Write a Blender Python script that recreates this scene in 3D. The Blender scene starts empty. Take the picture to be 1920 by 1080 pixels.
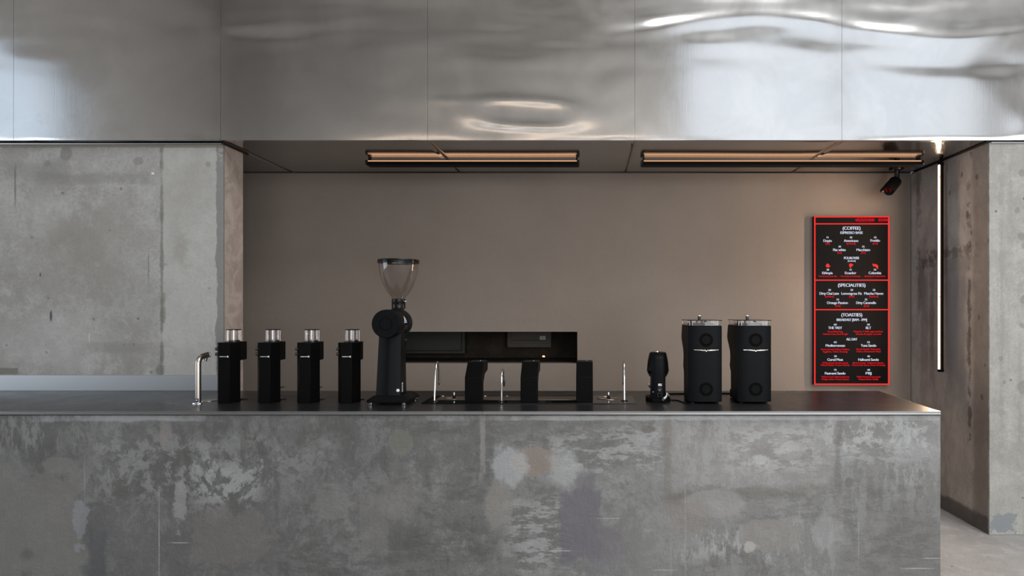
import bpy, bmesh, math, random
from mathutils import Vector, Matrix, noise
R = math.radians
PI = math.pi
random.seed(7)
scene = bpy.context.scene
C = scene.collection

# ------------------------------------------------------------------ camera
EYE = 1.4124            # lens height above the floor
FOC = 1200.0            # focal length in pixels of a 1920 px wide frame
cam_d = bpy.data.cameras.new('camera')
cam = bpy.data.objects.new('camera', cam_d)
C.objects.link(cam)
cam.location = (0, 0, EYE)
cam.rotation_euler = (R(90), 0, 0)
cam_d.sensor_width = 36
cam_d.lens = FOC * 36 / 1920
cam_d.shift_x = -144 / 1920
cam_d.shift_y = 37 / 1920
cam_d.clip_start = 0.05
scene.camera = cam

# ------------------------------------------------------------------ world
world = bpy.data.worlds.new('world')
scene.world = world
world.use_nodes = True
world.node_tree.nodes['Background'].inputs[0].default_value = (0.62, 0.72, 0.85, 1)
world.node_tree.nodes['Background'].inputs[1].default_value = 0.6

# ------------------------------------------------------------------ exposure
vs = scene.view_settings
vs.view_transform = 'Standard'
vs.look = 'None'
vs.gamma = 1
vs.use_curve_mapping = False
vs.exposure = -0.1
cy = scene.cycles
cy.adaptive_threshold = 0.03
cy.max_bounces = 7
cy.diffuse_bounces = 4
cy.glossy_bounces = 5
cy.caustics_reflective = False
cy.caustics_refractive = False

# ------------------------------------------------------------------ daylight in the hall windows
def daylight(name, loc, rot, sx, sy, radiance, col):
    l = bpy.data.lights.new(name, 'AREA')
    l.shape = 'RECTANGLE'
    l.size, l.size_y = sx, sy
    l.energy = radiance * PI * sx * sy
    l.color = col
    o = bpy.data.objects.new(name, l)
    C.objects.link(o)
    o.location = loc
    o.rotation_euler = rot
    return o
daylight('daylight_shopfront_east', (5.6, -6.15, 2.1), (R(90), 0, 0), 6.6, 3.6, 5.2, (0.99, 0.99, 1.0))
daylight('daylight_shopfront_west', (-0.25, -6.15, 2.1), (R(90), 0, 0), 4.7, 3.6, 1.7, (1.0, 0.95, 0.89))
daylight('daylight_clerestory', (5.45, -6.15, 6.0), (R(90), 0, 0), 6.7, 2.7, 0.88, (0.98, 0.99, 1.0))
daylight('daylight_side', (-8.15, 0.1, 1.95), (0, R(-90), 0), 2.9, 4.4, 2.6, (0.86, 0.93, 1.0))
daylight('daylight_side_upper', (-8.15, 0.1, 4.25), (0, R(-90), 0), 1.5, 4.4, 0.72, (0.78, 0.89, 1.0))
daylight('daylight_rooflight', (3.9, -1.2, 7.85), (0, 0, 0), 6.0, 5.0, 6.0, (1.0, 0.99, 0.97))

# ------------------------------------------------------------------ measures
U = 0.0033              # metres per photo pixel at the plane of the steel bulkhead
DH = FOC * U            # distance of that plane: 3.96 m
def W(x, y, r):         # point of the place seen at (x, y), r = distance / DH
    return Vector(((x - 1104) * r * U, r * DH, EYE - (y - 577) * r * U))
TOP = EYE - 157 * U     # counter height
CEIL = EYE + 314 * U    # underside of the bulkhead
YB = 1.2387 * DH        # plastered back wall
YC = 1.004 * DH         # right pier: front face
XW = 750.5 * U          # right wall: inner face
YF = 0.8074 * DH        # front edge of the worktop

# ------------------------------------------------------------------ node group: one uneven patch
GROUPS = {}
def mask_group(box):
    if box in GROUPS:
        return GROUPS[box]
    t = bpy.data.node_groups.new('patch_box' if box else 'patch_round', 'ShaderNodeTree')
    for nm in ('along', 'up', 'wobble', 'centre along', 'centre up', 'inverse width', 'inverse height', 'unevenness', 'outer', 'inner'):
        t.interface.new_socket(nm, in_out='INPUT', socket_type='NodeSocketFloat')
    t.interface.new_socket('mask', in_out='OUTPUT', socket_type='NodeSocketFloat')
    gi, go = t.nodes.new('NodeGroupInput'), t.nodes.new('NodeGroupOutput')
    def m(op, a, b=0.0):
        nd = t.nodes.new('ShaderNodeMath')
        nd.operation = op
        for i, v in enumerate((a, b)):
            if isinstance(v, bpy.types.NodeSocket):
                t.links.new(v, nd.inputs[i])
            else:
                nd.inputs[i].default_value = v
        return nd.outputs[0]
    I = gi.outputs
    dx = m('MULTIPLY', m('SUBTRACT', I[0], I[3]), I[5])
    dz = m('MULTIPLY', m('SUBTRACT', I[1], I[4]), I[6])
    d = m('MAXIMUM', m('ABSOLUTE', dx), m('ABSOLUTE', dz)) if box else m('SQRT', m('ADD', m('MULTIPLY', dx, dx), m('MULTIPLY', dz, dz)))
    d = m('ADD', d, m('MULTIPLY', m('SUBTRACT', I[2], 0.5), I[7]))
    mr = t.nodes.new('ShaderNodeMapRange')
    mr.interpolation_type = 'SMOOTHSTEP'
    t.links.new(d, mr.inputs[0]); t.links.new(I[9], mr.inputs[1]); t.links.new(I[8], mr.inputs[2])
    mr.inputs[3].default_value = 1.0
    mr.inputs[4].default_value = 0.0
    t.links.new(mr.outputs[0], go.inputs[0])
    GROUPS[box] = t
    return t

# ------------------------------------------------------------------ node helper
class G:
    def __init__(s, name):
        s.mat = bpy.data.materials.new(name)
        s.mat.use_nodes = True
        s.t = s.mat.node_tree
        s.t.nodes.clear()
        s.out = s.t.nodes.new('ShaderNodeOutputMaterial')
        s._p = None
    def put(s, sock, v):
        if isinstance(v, bpy.types.NodeSocket):
            s.t.links.new(v, sock)
        elif isinstance(v, (tuple, list)):
            v = tuple(v)
            n = len(sock.default_value)
            sock.default_value = v if len(v) == n else v + (1,) * (n - len(v))
        else:
            sock.default_value = v
    def n(s, typ, ins=None, **kw):
        nd = s.t.nodes.new('ShaderNode' + typ)
        for k, v in kw.items():
            setattr(nd, k, v)
        for k, v in (ins or {}).items():
            s.put(nd.inputs[k], v)
        return nd
    def m(s, op, a, b=0.0, c=None):
        nd = s.n('Math', {0: a, 1: b}, operation=op)
        if c is not None:
            s.put(nd.inputs[2], c)
        return nd.outputs[0]
    def P(s):
        if s._p is None:
            s._p = s.n('TexCoord').outputs['Object']
            sp = s.n('SeparateXYZ', {0: s._p})
            s.X, s.Y, s.Z = sp.outputs
        return s._p
    def sc(s, v):
        return s.n('VectorMath', {0: s.P(), 1: v}, operation='MULTIPLY').outputs[0]
    def warped(s):
        if not hasattr(s, '_w'):
            nd = s.n('TexNoise', {'Vector': s.P(), 'Scale': 5.0, 'Detail': 2, 'Roughness': 0.5})
            d = s.n('VectorMath', {0: nd.outputs[1], 1: (0.5, 0.5, 0.5)}, operation='SUBTRACT').outputs[0]
            d = s.n('VectorMath', {0: d, 1: (0.16, 0.16, 0.16)}, operation='MULTIPLY').outputs[0]
            s._w = s.n('VectorMath', {0: s.P(), 1: d}, operation='ADD').outputs[0]
        return s._w
    def noise(s, scale, detail=6, rough=0.6, dist=0.0, stretch=None, off=None, warp=False):
        vec = s.warped() if warp else s.P()
        if stretch:
            vec = s.n('VectorMath', {0: vec, 1: stretch}, operation='MULTIPLY').outputs[0]
        if off:
            vec = s.n('VectorMath', {0: vec, 1: off}, operation='ADD').outputs[0]
        return s.n('TexNoise', {'Vector': vec, 'Scale': scale, 'Detail': detail, 'Roughness': rough, 'Distortion': dist}).outputs[0]
    def ss(s, x, lo, hi, a=0.0, b=1.0):
        nd = s.n('MapRange', {0: x, 1: lo, 2: hi, 3: a, 4: b})
        nd.interpolation_type = 'SMOOTHSTEP'
        return nd.outputs[0]
    def mix(s, f, a, b, blend='MIX'):
        nd = s.n('Mix', data_type='RGBA', blend_type=blend)
        s.put(nd.inputs[0], f); s.put(nd.inputs[6], a); s.put(nd.inputs[7], b)
        return nd.outputs[2]
    def mask(s, cx, cz, rx, rz, soft=0.2, wob=0.25, box=False, axis='X', freq=9.0):
        """patch with an uneven outline centred at (cx, cz)"""
        s.P()
        h = s.X if axis == 'X' else s.Y
        fr = min((6, 10, 20), key=lambda q: abs(q - freq))
        if not hasattr(s, 'wob'):
            s.wob = {}; s.cnt = 0
        if fr not in s.wob:
            nd = s.n('TexNoise', {'Vector': s.P(), 'Scale': fr, 'Detail': 6, 'Roughness': 0.68})
            s.wob[fr] = s.n('SeparateColor', {0: nd.outputs[1]}).outputs
        s.cnt += 1
        k = s.wob[fr][s.cnt % 3]
        gn = s.n('Group')
        gn.node_tree = mask_group(box)
        for i_, v_ in enumerate((h, s.Z, k)):
            s.t.links.new(v_, gn.inputs[i_])
        for i_, v_ in enumerate((cx, cz, 1 / rx, 1 / rz, wob * 2, 1 + soft, 1 - soft)):
            gn.inputs[3 + i_].default_value = v_
        return gn.outputs[0]
    def bsdf(s, col, rough=0.5, metal=0.0, bump=None, bstr=0.2, bdist=0.01, **kw):
        nd = s.n('BsdfPrincipled', {'Base Color': col, 'Roughness': rough, 'Metallic': metal})
        for k, v in kw.items():
            s.put(nd.inputs[k.replace('_', ' ')], v)
        if bump is not None:
            b = s.n('Bump', {'Height': bump, 'Strength': bstr, 'Distance': bdist})
            s.t.links.new(b.outputs[0], nd.inputs['Normal'])
        s.t.links.new(nd.outputs[0], s.out.inputs[0])
        return s.mat

def plain(name, col, rough=0.5, metal=0.0, grain=0.0, gscale=400, **kw):
    g = G(name)
    if grain:
        k = g.noise(gscale, 3, 0.6)
        return g.bsdf(g.mix(g.ss(k, 0.3, 0.7), [c * 0.85 for c in col], [min(1, c * 1.12) for c in col]), rough, metal, k, grain, 0.002, **kw)
    return g.bsdf(col, rough, metal, **kw)
def glow(name, col, strength):
    g = G(name)
    e = g.n('Emission', {0: col, 1: strength})
    g.t.links.new(e.outputs[0], g.out.inputs[0])
    return g.mat

# ------------------------------------------------------------------ mesh helpers
def obj(name, bm, mat, parent=None, bev=0.0, smooth=True, seg=2, ang=35):
    me = bpy.data.meshes.new(name)
    if isinstance(bm, bmesh.types.BMesh):
        bmesh.ops.recalc_face_normals(bm, faces=bm.faces)
        bm.to_mesh(me); bm.free()
    else:
        me.from_pydata(bm[0], [], bm[1])
    me.materials.append(mat)
    if smooth and len(me.polygons):
        me.polygons.foreach_set('use_smooth', [True] * len(me.polygons))
        me.set_sharp_from_angle(angle=R(ang))
    o = bpy.data.objects.new(name, me)
    C.objects.link(o)
    if parent:
        o.parent = parent
    if bev:
        md = o.modifiers.new('bevel', 'BEVEL')
        md.width = bev; md.segments = seg; md.limit_method = 'ANGLE'; md.angle_limit = R(30)
    return o
def box(x0, x1, y0, y1, z0, z1, bm=None):
    bm = bm or bmesh.new()
    v = [bm.verts.new((x, y, z)) for z in (z0, z1) for y in (y0, y1) for x in (x0, x1)]
    for f in ((0, 1, 3, 2), (4, 6, 7, 5), (0, 4, 5, 1), (2, 3, 7, 6), (0, 2, 6, 4), (1, 5, 7, 3)):
        bm.faces.new([v[i] for i in f])
    return bm
def prism(pts, axis, a, b, bm=None, pts2=None):
    """polygon pts extruded along axis from a to b (pts2: other end's outline)"""
    bm = bm or bmesh.new()
    def mk(p, t):
        return {'z': (p[0], p[1], t), 'x': (t, p[0], p[1]), 'y': (p[0], t, p[1])}[axis]
    lo = [bm.verts.new(mk(p, a)) for p in pts]
    hi = [bm.verts.new(mk(p, b)) for p in (pts2 or pts)]
    n = len(pts)
    bm.faces.new(lo[::-1]); bm.faces.new(hi)
    for i in range(n):
        bm.faces.new((lo[i], lo[(i + 1) % n], hi[(i + 1) % n], hi[i]))
    return bm
def lathe(prof, c=(0, 0, 0), segs=40, axis='z', bm=None, closed=False):
    """profile of (radius, height) turned about an axis through c"""
    bm = bm or bmesh.new()
    rings = []
    for r, h in prof:
        ring = []
        for i in range(1 if r < 1e-6 else segs):
            a = 2 * PI * i / segs
            p = (r * math.cos(a), r * math.sin(a), h)
            if axis == 'y':
                p = (p[0], p[2], p[1])
            elif axis == 'x':
                p = (p[2], p[0], p[1])
            ring.append(bm.verts.new((c[0] + p[0], c[1] + p[1], c[2] + p[2])))
        rings.append(ring)
    pairs = list(zip(rings, rings[1:])) + ([(rings[-1], rings[0])] if closed else [])
    for a, b in pairs:
        for i in range(segs):
            j = (i + 1) % segs
            f = [a[i % len(a)], a[j % len(a)], b[j % len(b)], b[i % len(b)]]
            u = []
            for q in f:
                if q not in u:
                    u.append(q)
            if len(u) > 2:
                bm.faces.new(u)
    return bm
def tube(pts, rad, segs=14, bm=None, caps=True):
    bm = bm or bmesh.new()
    pts = [Vector(p) for p in pts]
    rads = rad if isinstance(rad, (list, tuple)) else [rad] * len(pts)
    up = None
    rings = []
    for i, p in enumerate(pts):
        t = (pts[min(i + 1, len(pts) - 1)] - pts[max(i - 1, 0)]).normalized()
        if up is None:
            up = t.orthogonal().normalized()
        up = (up - t * up.dot(t)).normalized()
        s = t.cross(up)
        rings.append([bm.verts.new(p + (up * math.cos(2 * PI * k / segs) + s * math.sin(2 * PI * k / segs)) * rads[i]) for k in range(segs)])
    for a, b in zip(rings, rings[1:]):
        for k in range(segs):
            bm.faces.new((a[k], a[(k + 1) % segs], b[(k + 1) % segs], b[k]))
    if caps:
        bm.faces.new(rings[0][::-1]); bm.faces.new(rings[-1])
    return bm
def curve(pts, n=10):
    """Catmull-Rom through pts"""
    pts = [Vector(p) for p in pts]
    q = [pts[0] * 2 - pts[1]] + pts + [pts[-1] * 2 - pts[-2]]
    out = []
    for i in range(1, len(q) - 2):
        a, b, c, d = q[i - 1:i + 3]
        for k in range(n):
            t = k / n
            out.append(0.5 * ((2 * b) + (c - a) * t + (2 * a - 5 * b + 4 * c - d) * t * t + (3 * b - a - 3 * c + d) * t ** 3))
    out.append(pts[-1])
    return out
def rrect(w, d, r, cx=0, cy=0, n=5):
    """rounded rectangle outline"""
    o = []
    for sx, sy, a0 in ((1, 1, 0), (-1, 1, 90), (-1, -1, 180), (1, -1, 270)):
        for k in range(n + 1):
            a = R(a0 + 90 * k / n)
            o.append((cx + sx * (w / 2 - r) + r * math.cos(a), cy + sy * (d / 2 - r) + r * math.sin(a)))
    return o
def circ(r, cx=0, cy=0, n=32):
    return [(cx + r * math.cos(2 * PI * i / n), cy + r * math.sin(2 * PI * i / n)) for i in range(n)]
def tag(o, label=None, cat=None, group=None, kind=None):
    if label: o['label'] = label
    if cat: o['category'] = cat
    if group: o['group'] = group
    if kind: o['kind'] = kind
    return o
def thing(name, label, cat, loc=(0, 0, 0), rz=0.0, group=None):
    o = bpy.data.objects.new(name, None)
    C.objects.link(o)
    o.location = loc
    o.rotation_euler = (0, 0, rz)
    o.empty_display_size = 0.05
    return tag(o, label, cat, group)
def copy_tree(o, parent=None):
    c = o.copy()
    C.objects.link(c)
    c.parent = parent
    for ch in list(o.children):
        copy_tree(ch, c)
    return c
def letters(items, axis_z=0.0):
    """items: (text, centre x, centre y, width, capital height) -> vertices and faces in the x/y plane"""
    V, F = [], []
    for s, cx, cy, w, h in items:
        cu = bpy.data.curves.new('t', 'FONT')
        cu.body = s
        cu.resolution_u = 3
        cu.align_x = 'CENTER'
        cu.space_character = 0.92
        ob = bpy.data.objects.new('t', cu)
        me = bpy.data.meshes.new_from_object(ob)
        xs = [v.co.x for v in me.vertices]
        x0, x1 = min(xs), max(xs)
        kx = w / (x1 - x0)
        ky = h / 0.70
        for bold in (-0.045 * h, 0.045 * h):
            b = len(V)
            V += [(cx + bold + (v.co.x - (x0 + x1) / 2) * kx, cy + (v.co.y - 0.35) * ky, axis_z) for v in me.vertices]
            F += [tuple(b + i for i in p.vertices) for p in me.polygons]
        bpy.data.objects.remove(ob); bpy.data.curves.remove(cu); bpy.data.meshes.remove(me)
    return V, F

# ------------------------------------------------------------------ concrete
def concrete(name, dark, mid, light, seed=0.0, scale=1.0, patch=0.35, trowel=0.4, pits=0.5, streak=0.15, ridge=0.0, rough=0.78, extra=None, bstr=0.35):
    g = G(name)
    o = (seed * 7.3, seed * 3.1, seed * 5.7)
    big = g.noise(1.1 * scale, 4, 0.62, off=o, warp=True)
    med = g.noise(4.5 * scale, 6, 0.68, off=o)
    fine = g.noise(38 * scale, 3, 0.7, off=o)
    grit = g.noise(220, 2, 0.7)
    col = g.mix(g.ss(big, 0.34, 0.66), dark, mid)
    col = g.mix(g.m('MULTIPLY', g.ss(med, 0.48, 0.68), 0.75), col, light)
    # skim-coat patches with a torn edge
    sk = g.noise(2.3 * scale, 7, 0.72, off=(o[1] + 4, o[0], o[2]), warp=True)
    skm = g.ss(sk, 0.53, 0.57)
    col = g.mix(g.m('MULTIPLY', skm, patch), col, [c * 1.22 for c in light])
    sk2 = g.noise(3.1 * scale, 6, 0.7, off=(o[2] + 9, o[1], o[0]), warp=True)
    skm2 = g.ss(sk2, 0.56, 0.62)
    col = g.mix(g.m('MULTIPLY', skm2, patch), col, [c * 0.75 for c in dark])
    # trowel drag: short strokes
    tr = g.noise(6.0, 5, 0.75, warp=True, stretch=(3.2, 1, 1.0), off=(o[2], o[1], o[0] + 2))
    trm = g.m('MULTIPLY', g.ss(tr, 0.50, 0.62), g.ss(g.noise(1.7 * scale, 3, 0.5, off=(o[0] + 20, 0, 0)), 0.45, 0.6))
    col = g.mix(g.m('MULTIPLY', trm, trowel), col, [c * 0.62 for c in dark])
    # thin raised ridges where the trowel lifted
    rg = g.noise(5.2 * scale, 5, 0.66, off=(o[1] + 30, o[2], o[0]), warp=True)
    rgm = g.m('MULTIPLY', g.m('SUBTRACT', 1.0, g.ss(g.m('ABSOLUTE', g.m('SUBTRACT', rg, 0.5)), 0.0, 0.014)), g.ss(med, 0.42, 0.56))
    col = g.mix(g.m('MULTIPLY', rgm, ridge), col, [c * 1.45 for c in light])
    # drips
    if streak:
        st = g.noise(1.0, 3, 0.6, stretch=(26, 26, 1.1), off=o)
        col = g.mix(g.m('MULTIPLY', g.ss(st, 0.55, 0.72), streak), col, [c * 1.2 for c in light])
    # grain
    col = g.mix(g.m('MULTIPLY', g.ss(fine, 0.4, 0.75), 0.42), col, [c * 0.72 for c in dark])
    col = g.mix(g.m('MULTIPLY', g.ss(grit, 0.3, 0.8), 0.2), col, [c * 1.1 for c in light])
    # air holes
    vo = g.n('TexVoronoi', {'Vector': g.P(), 'Scale': 11.0, 'Randomness': 1.0})
    d = g.m('ADD', vo.outputs['Distance'], g.m('MULTIPLY', g.m('SUBTRACT', fine, 0.5), 0.22))
    sel = g.ss(g.n('SeparateColor', {0: vo.outputs['Color']}).outputs[0], 0.62, 0.66)
    pit = g.m('MULTIPLY', g.m('SUBTRACT', 1.0, g.ss(d, 0.07, 0.12)), sel)
    col = g.mix(g.m('MULTIPLY', pit, pits), col, [c * 0.4 for c in dark])
    h = g.m('ADD', g.m('MULTIPLY', med, 0.75), g.m('MULTIPLY', fine, 0.4))
    if pits > 0.3:
        h = g.m('SUBTRACT', h, g.m('MULTIPLY', pit, 0.6))
    if ridge > 0.2:
        h = g.m('ADD', h, g.m('MULTIPLY', rg, 0.5))
    if extra:
        col, h = extra(g, col, h)
    return g.bsdf(col, rough, 0.0, h, bstr, 0.012, Specular_IOR_Level=0.35)

K = 0.00267   # metres per photo pixel on the front of the counter
def cx_(x): return (x - 1104) * K
def cz_(y): return EYE - (y - 577) * K
def counter_marks(g, col, h):
    g.P()
    def patch(x, y, rx, ry, c, f, soft=0.2, wob=0.3, box=False, freq=9.0, hh=0.0):
        nonlocal col, h
        mk = g.mask(cx_(x), cz_(y), rx * K, ry * K, soft, wob, box, freq=freq)
        col = g.mix(g.m('MULTIPLY', mk, f), col, c)
    hs_ = g.noise(18, 6, 0.74, stretch=(0.42, 1, 1.3))
    vs_ = g.noise(17, 6, 0.75, stretch=(1.5, 1, 0.45), off=(3, 0, 8))
    sp_ = g.noise(11, 7, 0.75, off=(9, 1, 2), warp=True)
    SC = {k: g.ss(v, 0.475, 0.555) for k, v in (('h', hs_), ('v', vs_), ('s', sp_))}
    def scuff(x, y, rx, ry, c, f, kind='s', hh=0.0):
        nonlocal col, h
        mk = g.m('MULTIPLY', g.mask(cx_(x), cz_(y), rx * K, ry * K, 0.55, 0.8, True, freq=6), SC[kind])
        f *= 0.8 if c[0] > 0.2 else 0.7
        col = g.mix(g.m('MULTIPLY', mk, f), col, c)
    h = g.m('ADD', g.m('MULTIPLY', h, 0.35), g.m('ADD', g.m('MULTIPLY', sp_, 0.9), g.m('MULTIPLY', vs_, 0.55)))
    wht, pal, dk, dk2 = (0.50, 0.515, 0.52), (0.40, 0.412, 0.415), (0.125, 0.123, 0.118), (0.09, 0.088, 0.083)
    # light falloff put into the colour: darker at the left, paler at the right end
    col = g.mix(g.ss(g.X, -2.6, 0.6, 0.52, 0.0), col, (0.105, 0.107, 0.112))
    col = g.mix(g.ss(g.X, -0.8, 0.6, 0.0, 0.46), col, (0.31, 0.311, 0.305))
    # worked-over zones
    scuff(60, 815, 110, 40, dk2, 0.6, 's'); scuff(100, 810, 120, 45, pal, 0.4, 'v')
    scuff(170, 900, 120, 60, dk2, 0.55, 's', -0.2); scuff(330, 880, 170, 70, dk2, 0.6, 'v', -0.3); scuff(300, 930, 200, 110, dk, 0.55, 'v')
    scuff(300, 880, 160, 70, pal, 0.45, 's'); scuff(430, 900, 60, 40, pal, 0.6, 's'); scuff(520, 820, 170, 40, dk2, 0.65, 'v', -0.3)
    scuff(610, 940, 100, 90, dk2, 0.6, 's', -0.3); scuff(640, 1050, 140, 40, dk2, 0.7, 'h', -0.2); scuff(560, 870, 70, 40, pal, 0.35, 's')
    scuff(850, 970, 80, 100, dk2, 0.6, 'h', -0.3); scuff(800, 800, 110, 18, dk2, 0.6, 'h'); scuff(760, 920, 90, 70, dk, 0.5, 's')
    scuff(930, 1050, 60, 40, dk2, 0.5, 's'); scuff(1000, 800, 120, 25, dk, 0.6, 'h'); scuff(1120, 815, 150, 45, dk, 0.6, 's', -0.2)
    scuff(1000, 960, 60, 90, dk, 0.5, 's'); scuff(1010, 1000, 60, 70, wht, 0.5, 'h'); scuff(1130, 850, 130, 40, wht, 0.5, 'h')
    scuff(1180, 920, 60, 60, dk, 0.4, 's'); scuff(1330, 830, 70, 50, pal, 0.6, 'v'); scuff(1380, 800, 120, 25, dk, 0.5, 's')
    scuff(1440, 845, 75, 40, wht, 0.85, 'h', 0.3); scuff(1500, 830, 60, 40, wht, 0.45, 's'); scuff(1400, 900, 140, 22, pal, 0.5, 's')
    scuff(1460, 950, 130, 30, dk, 0.6, 'h'); scuff(1390, 1040, 100, 50, dk2, 0.55, 's'); scuff(1385, 1018, 90, 30, wht, 0.6, 'v')
    scuff(1530, 1030, 50, 50, pal, 0.5, 'v'); scuff(1660, 810, 100, 36, wht, 0.7, 's', 0.2); scuff(1640, 850, 110, 25, wht, 0.5, 'h')
    scuff(1720, 860, 46, 60, pal, 0.6, 'v'); scuff(1730, 830, 40, 60, dk, 0.4, 'v'); scuff(1680, 980, 90, 100, dk2, 0.5, 'h', -0.2); scuff(1660, 920, 90, 60, pal, 0.35, 'v')
    # smooth made-good areas and outlines
    patch(1410, 858, 152, 64, (0.36, 0.352, 0.335), 0.30, 0.06, 0.3, True, 9, 0.4)
    patch(1425, 862, 16, 9, (0.50, 0.505, 0.50), 0.7, 0.3, 1.6, False, 20)
    patch(1571, 850, 6, 80, (0.17, 0.163, 0.152), 0.6, 0.7, 2.4, True, 10, -0.5)
    patch(1251, 845, 6, 80, (0.20, 0.182, 0.165), 0.6, 0.7, 2.0, True, 10, -0.5)
    patch(1440, 922, 130, 10, (0.165, 0.158, 0.142), 0.6, 0.7, 2.2, True, 10, -0.4)
    patch(1290, 935, 40, 16, (0.15, 0.145, 0.13), 0.55, 0.5, 0.7, False, 10)
    patch(1340, 945, 60, 26, (0.335, 0.325, 0.318), 0.65, 0.15, 0.35, False, 10)
    patch(1290, 970, 50, 30, (0.24, 0.22, 0.205), 0.5, 0.3, 0.5, False, 10)
    patch(1440, 1005, 62, 30, (0.275, 0.262, 0.252), 0.75, 0.06, 0.4, False, 6, 0.3)
    patch(1545, 1000, 22, 34, (0.345, 0.352, 0.352), 0.5, 0.2, 0.6, False, 10)
    patch(1407, 1024, 11, 9, (0.46, 0.455, 0.435), 0.7, 0.2, 2.2, False, 20)
    patch(1700, 1000, 75, 95, dk, 0.35, 0.5, 0.9, True, 6)
    patch(1592, 905, 7, 9, (0.16, 0.158, 0.15), 0.7, 0.2, 0.5, False, 20, -0.4)
    patch(1088, 985, 36, 66, (0.155, 0.148, 0.166), 0.85, 0.10, 0.6, True, 10)
    patch(1096, 925, 17, 40, (0.165, 0.158, 0.176), 0.7, 0.3, 0.8, True, 10)
    patch(1135, 1030, 30, 42, (0.17, 0.163, 0.18), 0.65, 0.3, 1.2, True, 10)
    patch(1004, 866, 44, 28, (0.255, 0.222, 0.194), 0.9, 0.05, 0.6, False, 10, -0.4)
    patch(958, 875, 34, 34, (0.44, 0.455, 0.465), 0.6, 0.3, 1.1, False, 10)
    patch(1058, 882, 28, 34, (0.41, 0.425, 0.43), 0.55, 0.35, 1.1, False, 10)
    patch(1215, 806, 14, 6, (0.16, 0.155, 0.14), 0.8, 0.15, 0.6, False, 20, -0.3)
    patch(752, 827, 18, 20, (0.137, 0.138, 0.115), 0.85, 0.08, 0.35, False, 10, -0.4)
    patch(752, 829, 23, 25, (0.24, 0.24, 0.215), 0.25, 0.08, 0.4, False, 10)
    patch(935, 950, 28, 44, (0.275, 0.26, 0.245), 0.6, 0.15, 0.7, False, 10)
    patch(620, 945, 40, 24, (0.205, 0.203, 0.197), 0.5, 0.08, 0.9, False, 10, 0.3)
    patch(700, 985, 26, 60, (0.205, 0.203, 0.197), 0.45, 0.12, 0.9, True, 10, 0.3)
    patch(745, 940, 40, 32, (0.205, 0.201, 0.194), 0.45, 0.12, 0.8, False, 10, 0.2)
    patch(430, 1010, 76, 54, (0.190, 0.176, 0.166), 0.5, 0.14, 1.3, False, 10, 0.2)
    patch(338, 950, 11, 48, (0.30, 0.308, 0.302), 0.65, 0.2, 2.4, False, 10, 0.2)
    patch(60, 985, 95, 100, (0.205, 0.202, 0.193), 0.6, 0.10, 0.7, True, 10, 0.3)
    patch(110, 872, 34, 16, (0.21, 0.208, 0.20), 0.6, 0.12, 0.7, False, 10, 0.3)
    patch(150, 982, 15, 38, (0.25, 0.265, 0.285), 0.65, 0.10, 1.5, False, 10, 0.2)
    patch(52, 1040, 15, 13, (0.08, 0.085, 0.092), 0.5, 0.6, 1.5, False, 10)
    patch(182, 1045, 16, 50, (0.085, 0.088, 0.096), 0.6, 0.25, 0.6, True, 10)
    patch(310, 810, 10, 26, (0.235, 0.22, 0.205), 0.6, 0.2, 0.6, False, 10)
    patch(240, 784, 130, 5, (0.36, 0.372, 0.385), 0.6, 0.6, 1.5, True, 10)
    patch(1340, 784, 420, 3.5, (0.44, 0.452, 0.455), 0.55, 0.6, 1.3, True, 10)
    patch(905, 830, 5, 55, (0.34, 0.335, 0.32), 0.5, 0.5, 1.3, True, 10)
    # hairline runs and scratches
    for x, y0, y1, s_ in ((298, 940, 1080, .45), (158, 850, 930, .2), (1285, 915, 1070, .3), (1258, 1000, 1080, .25), (1610, 980, 1065, .3), (1500, 945, 975, .3)):
        patch(x, (y0 + y1) / 2, 0.8, (y1 - y0) / 2, (0.46, 0.47, 0.47), s_, 0.7, 1.6, True, 10)
    for y, x0, x1, s_ in ((1033, 1022, 1070, .5), (972, 1120, 1160, .35), (1066, 1700, 1742, .5), (1047, 1735, 1764, .5), (1069, 1230, 1262, .4), (1018, 320, 350, .5)):
        patch((x0 + x1) / 2, y, (x1 - x0) / 2, 0.8, (0.55, 0.555, 0.55), s_, 0.7, 1.5, True, 20)
    return col, h
MAT = {}
MAT['counter_concrete'] = concrete('counter_concrete', (0.122, 0.121, 0.118), (0.180, 0.180, 0.177), (0.262, 0.266, 0.266), 1.0, 1.5, 0.34, 0.55, 0.0, 0.10, 0.34, extra=counter_marks, bstr=0.8)

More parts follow.
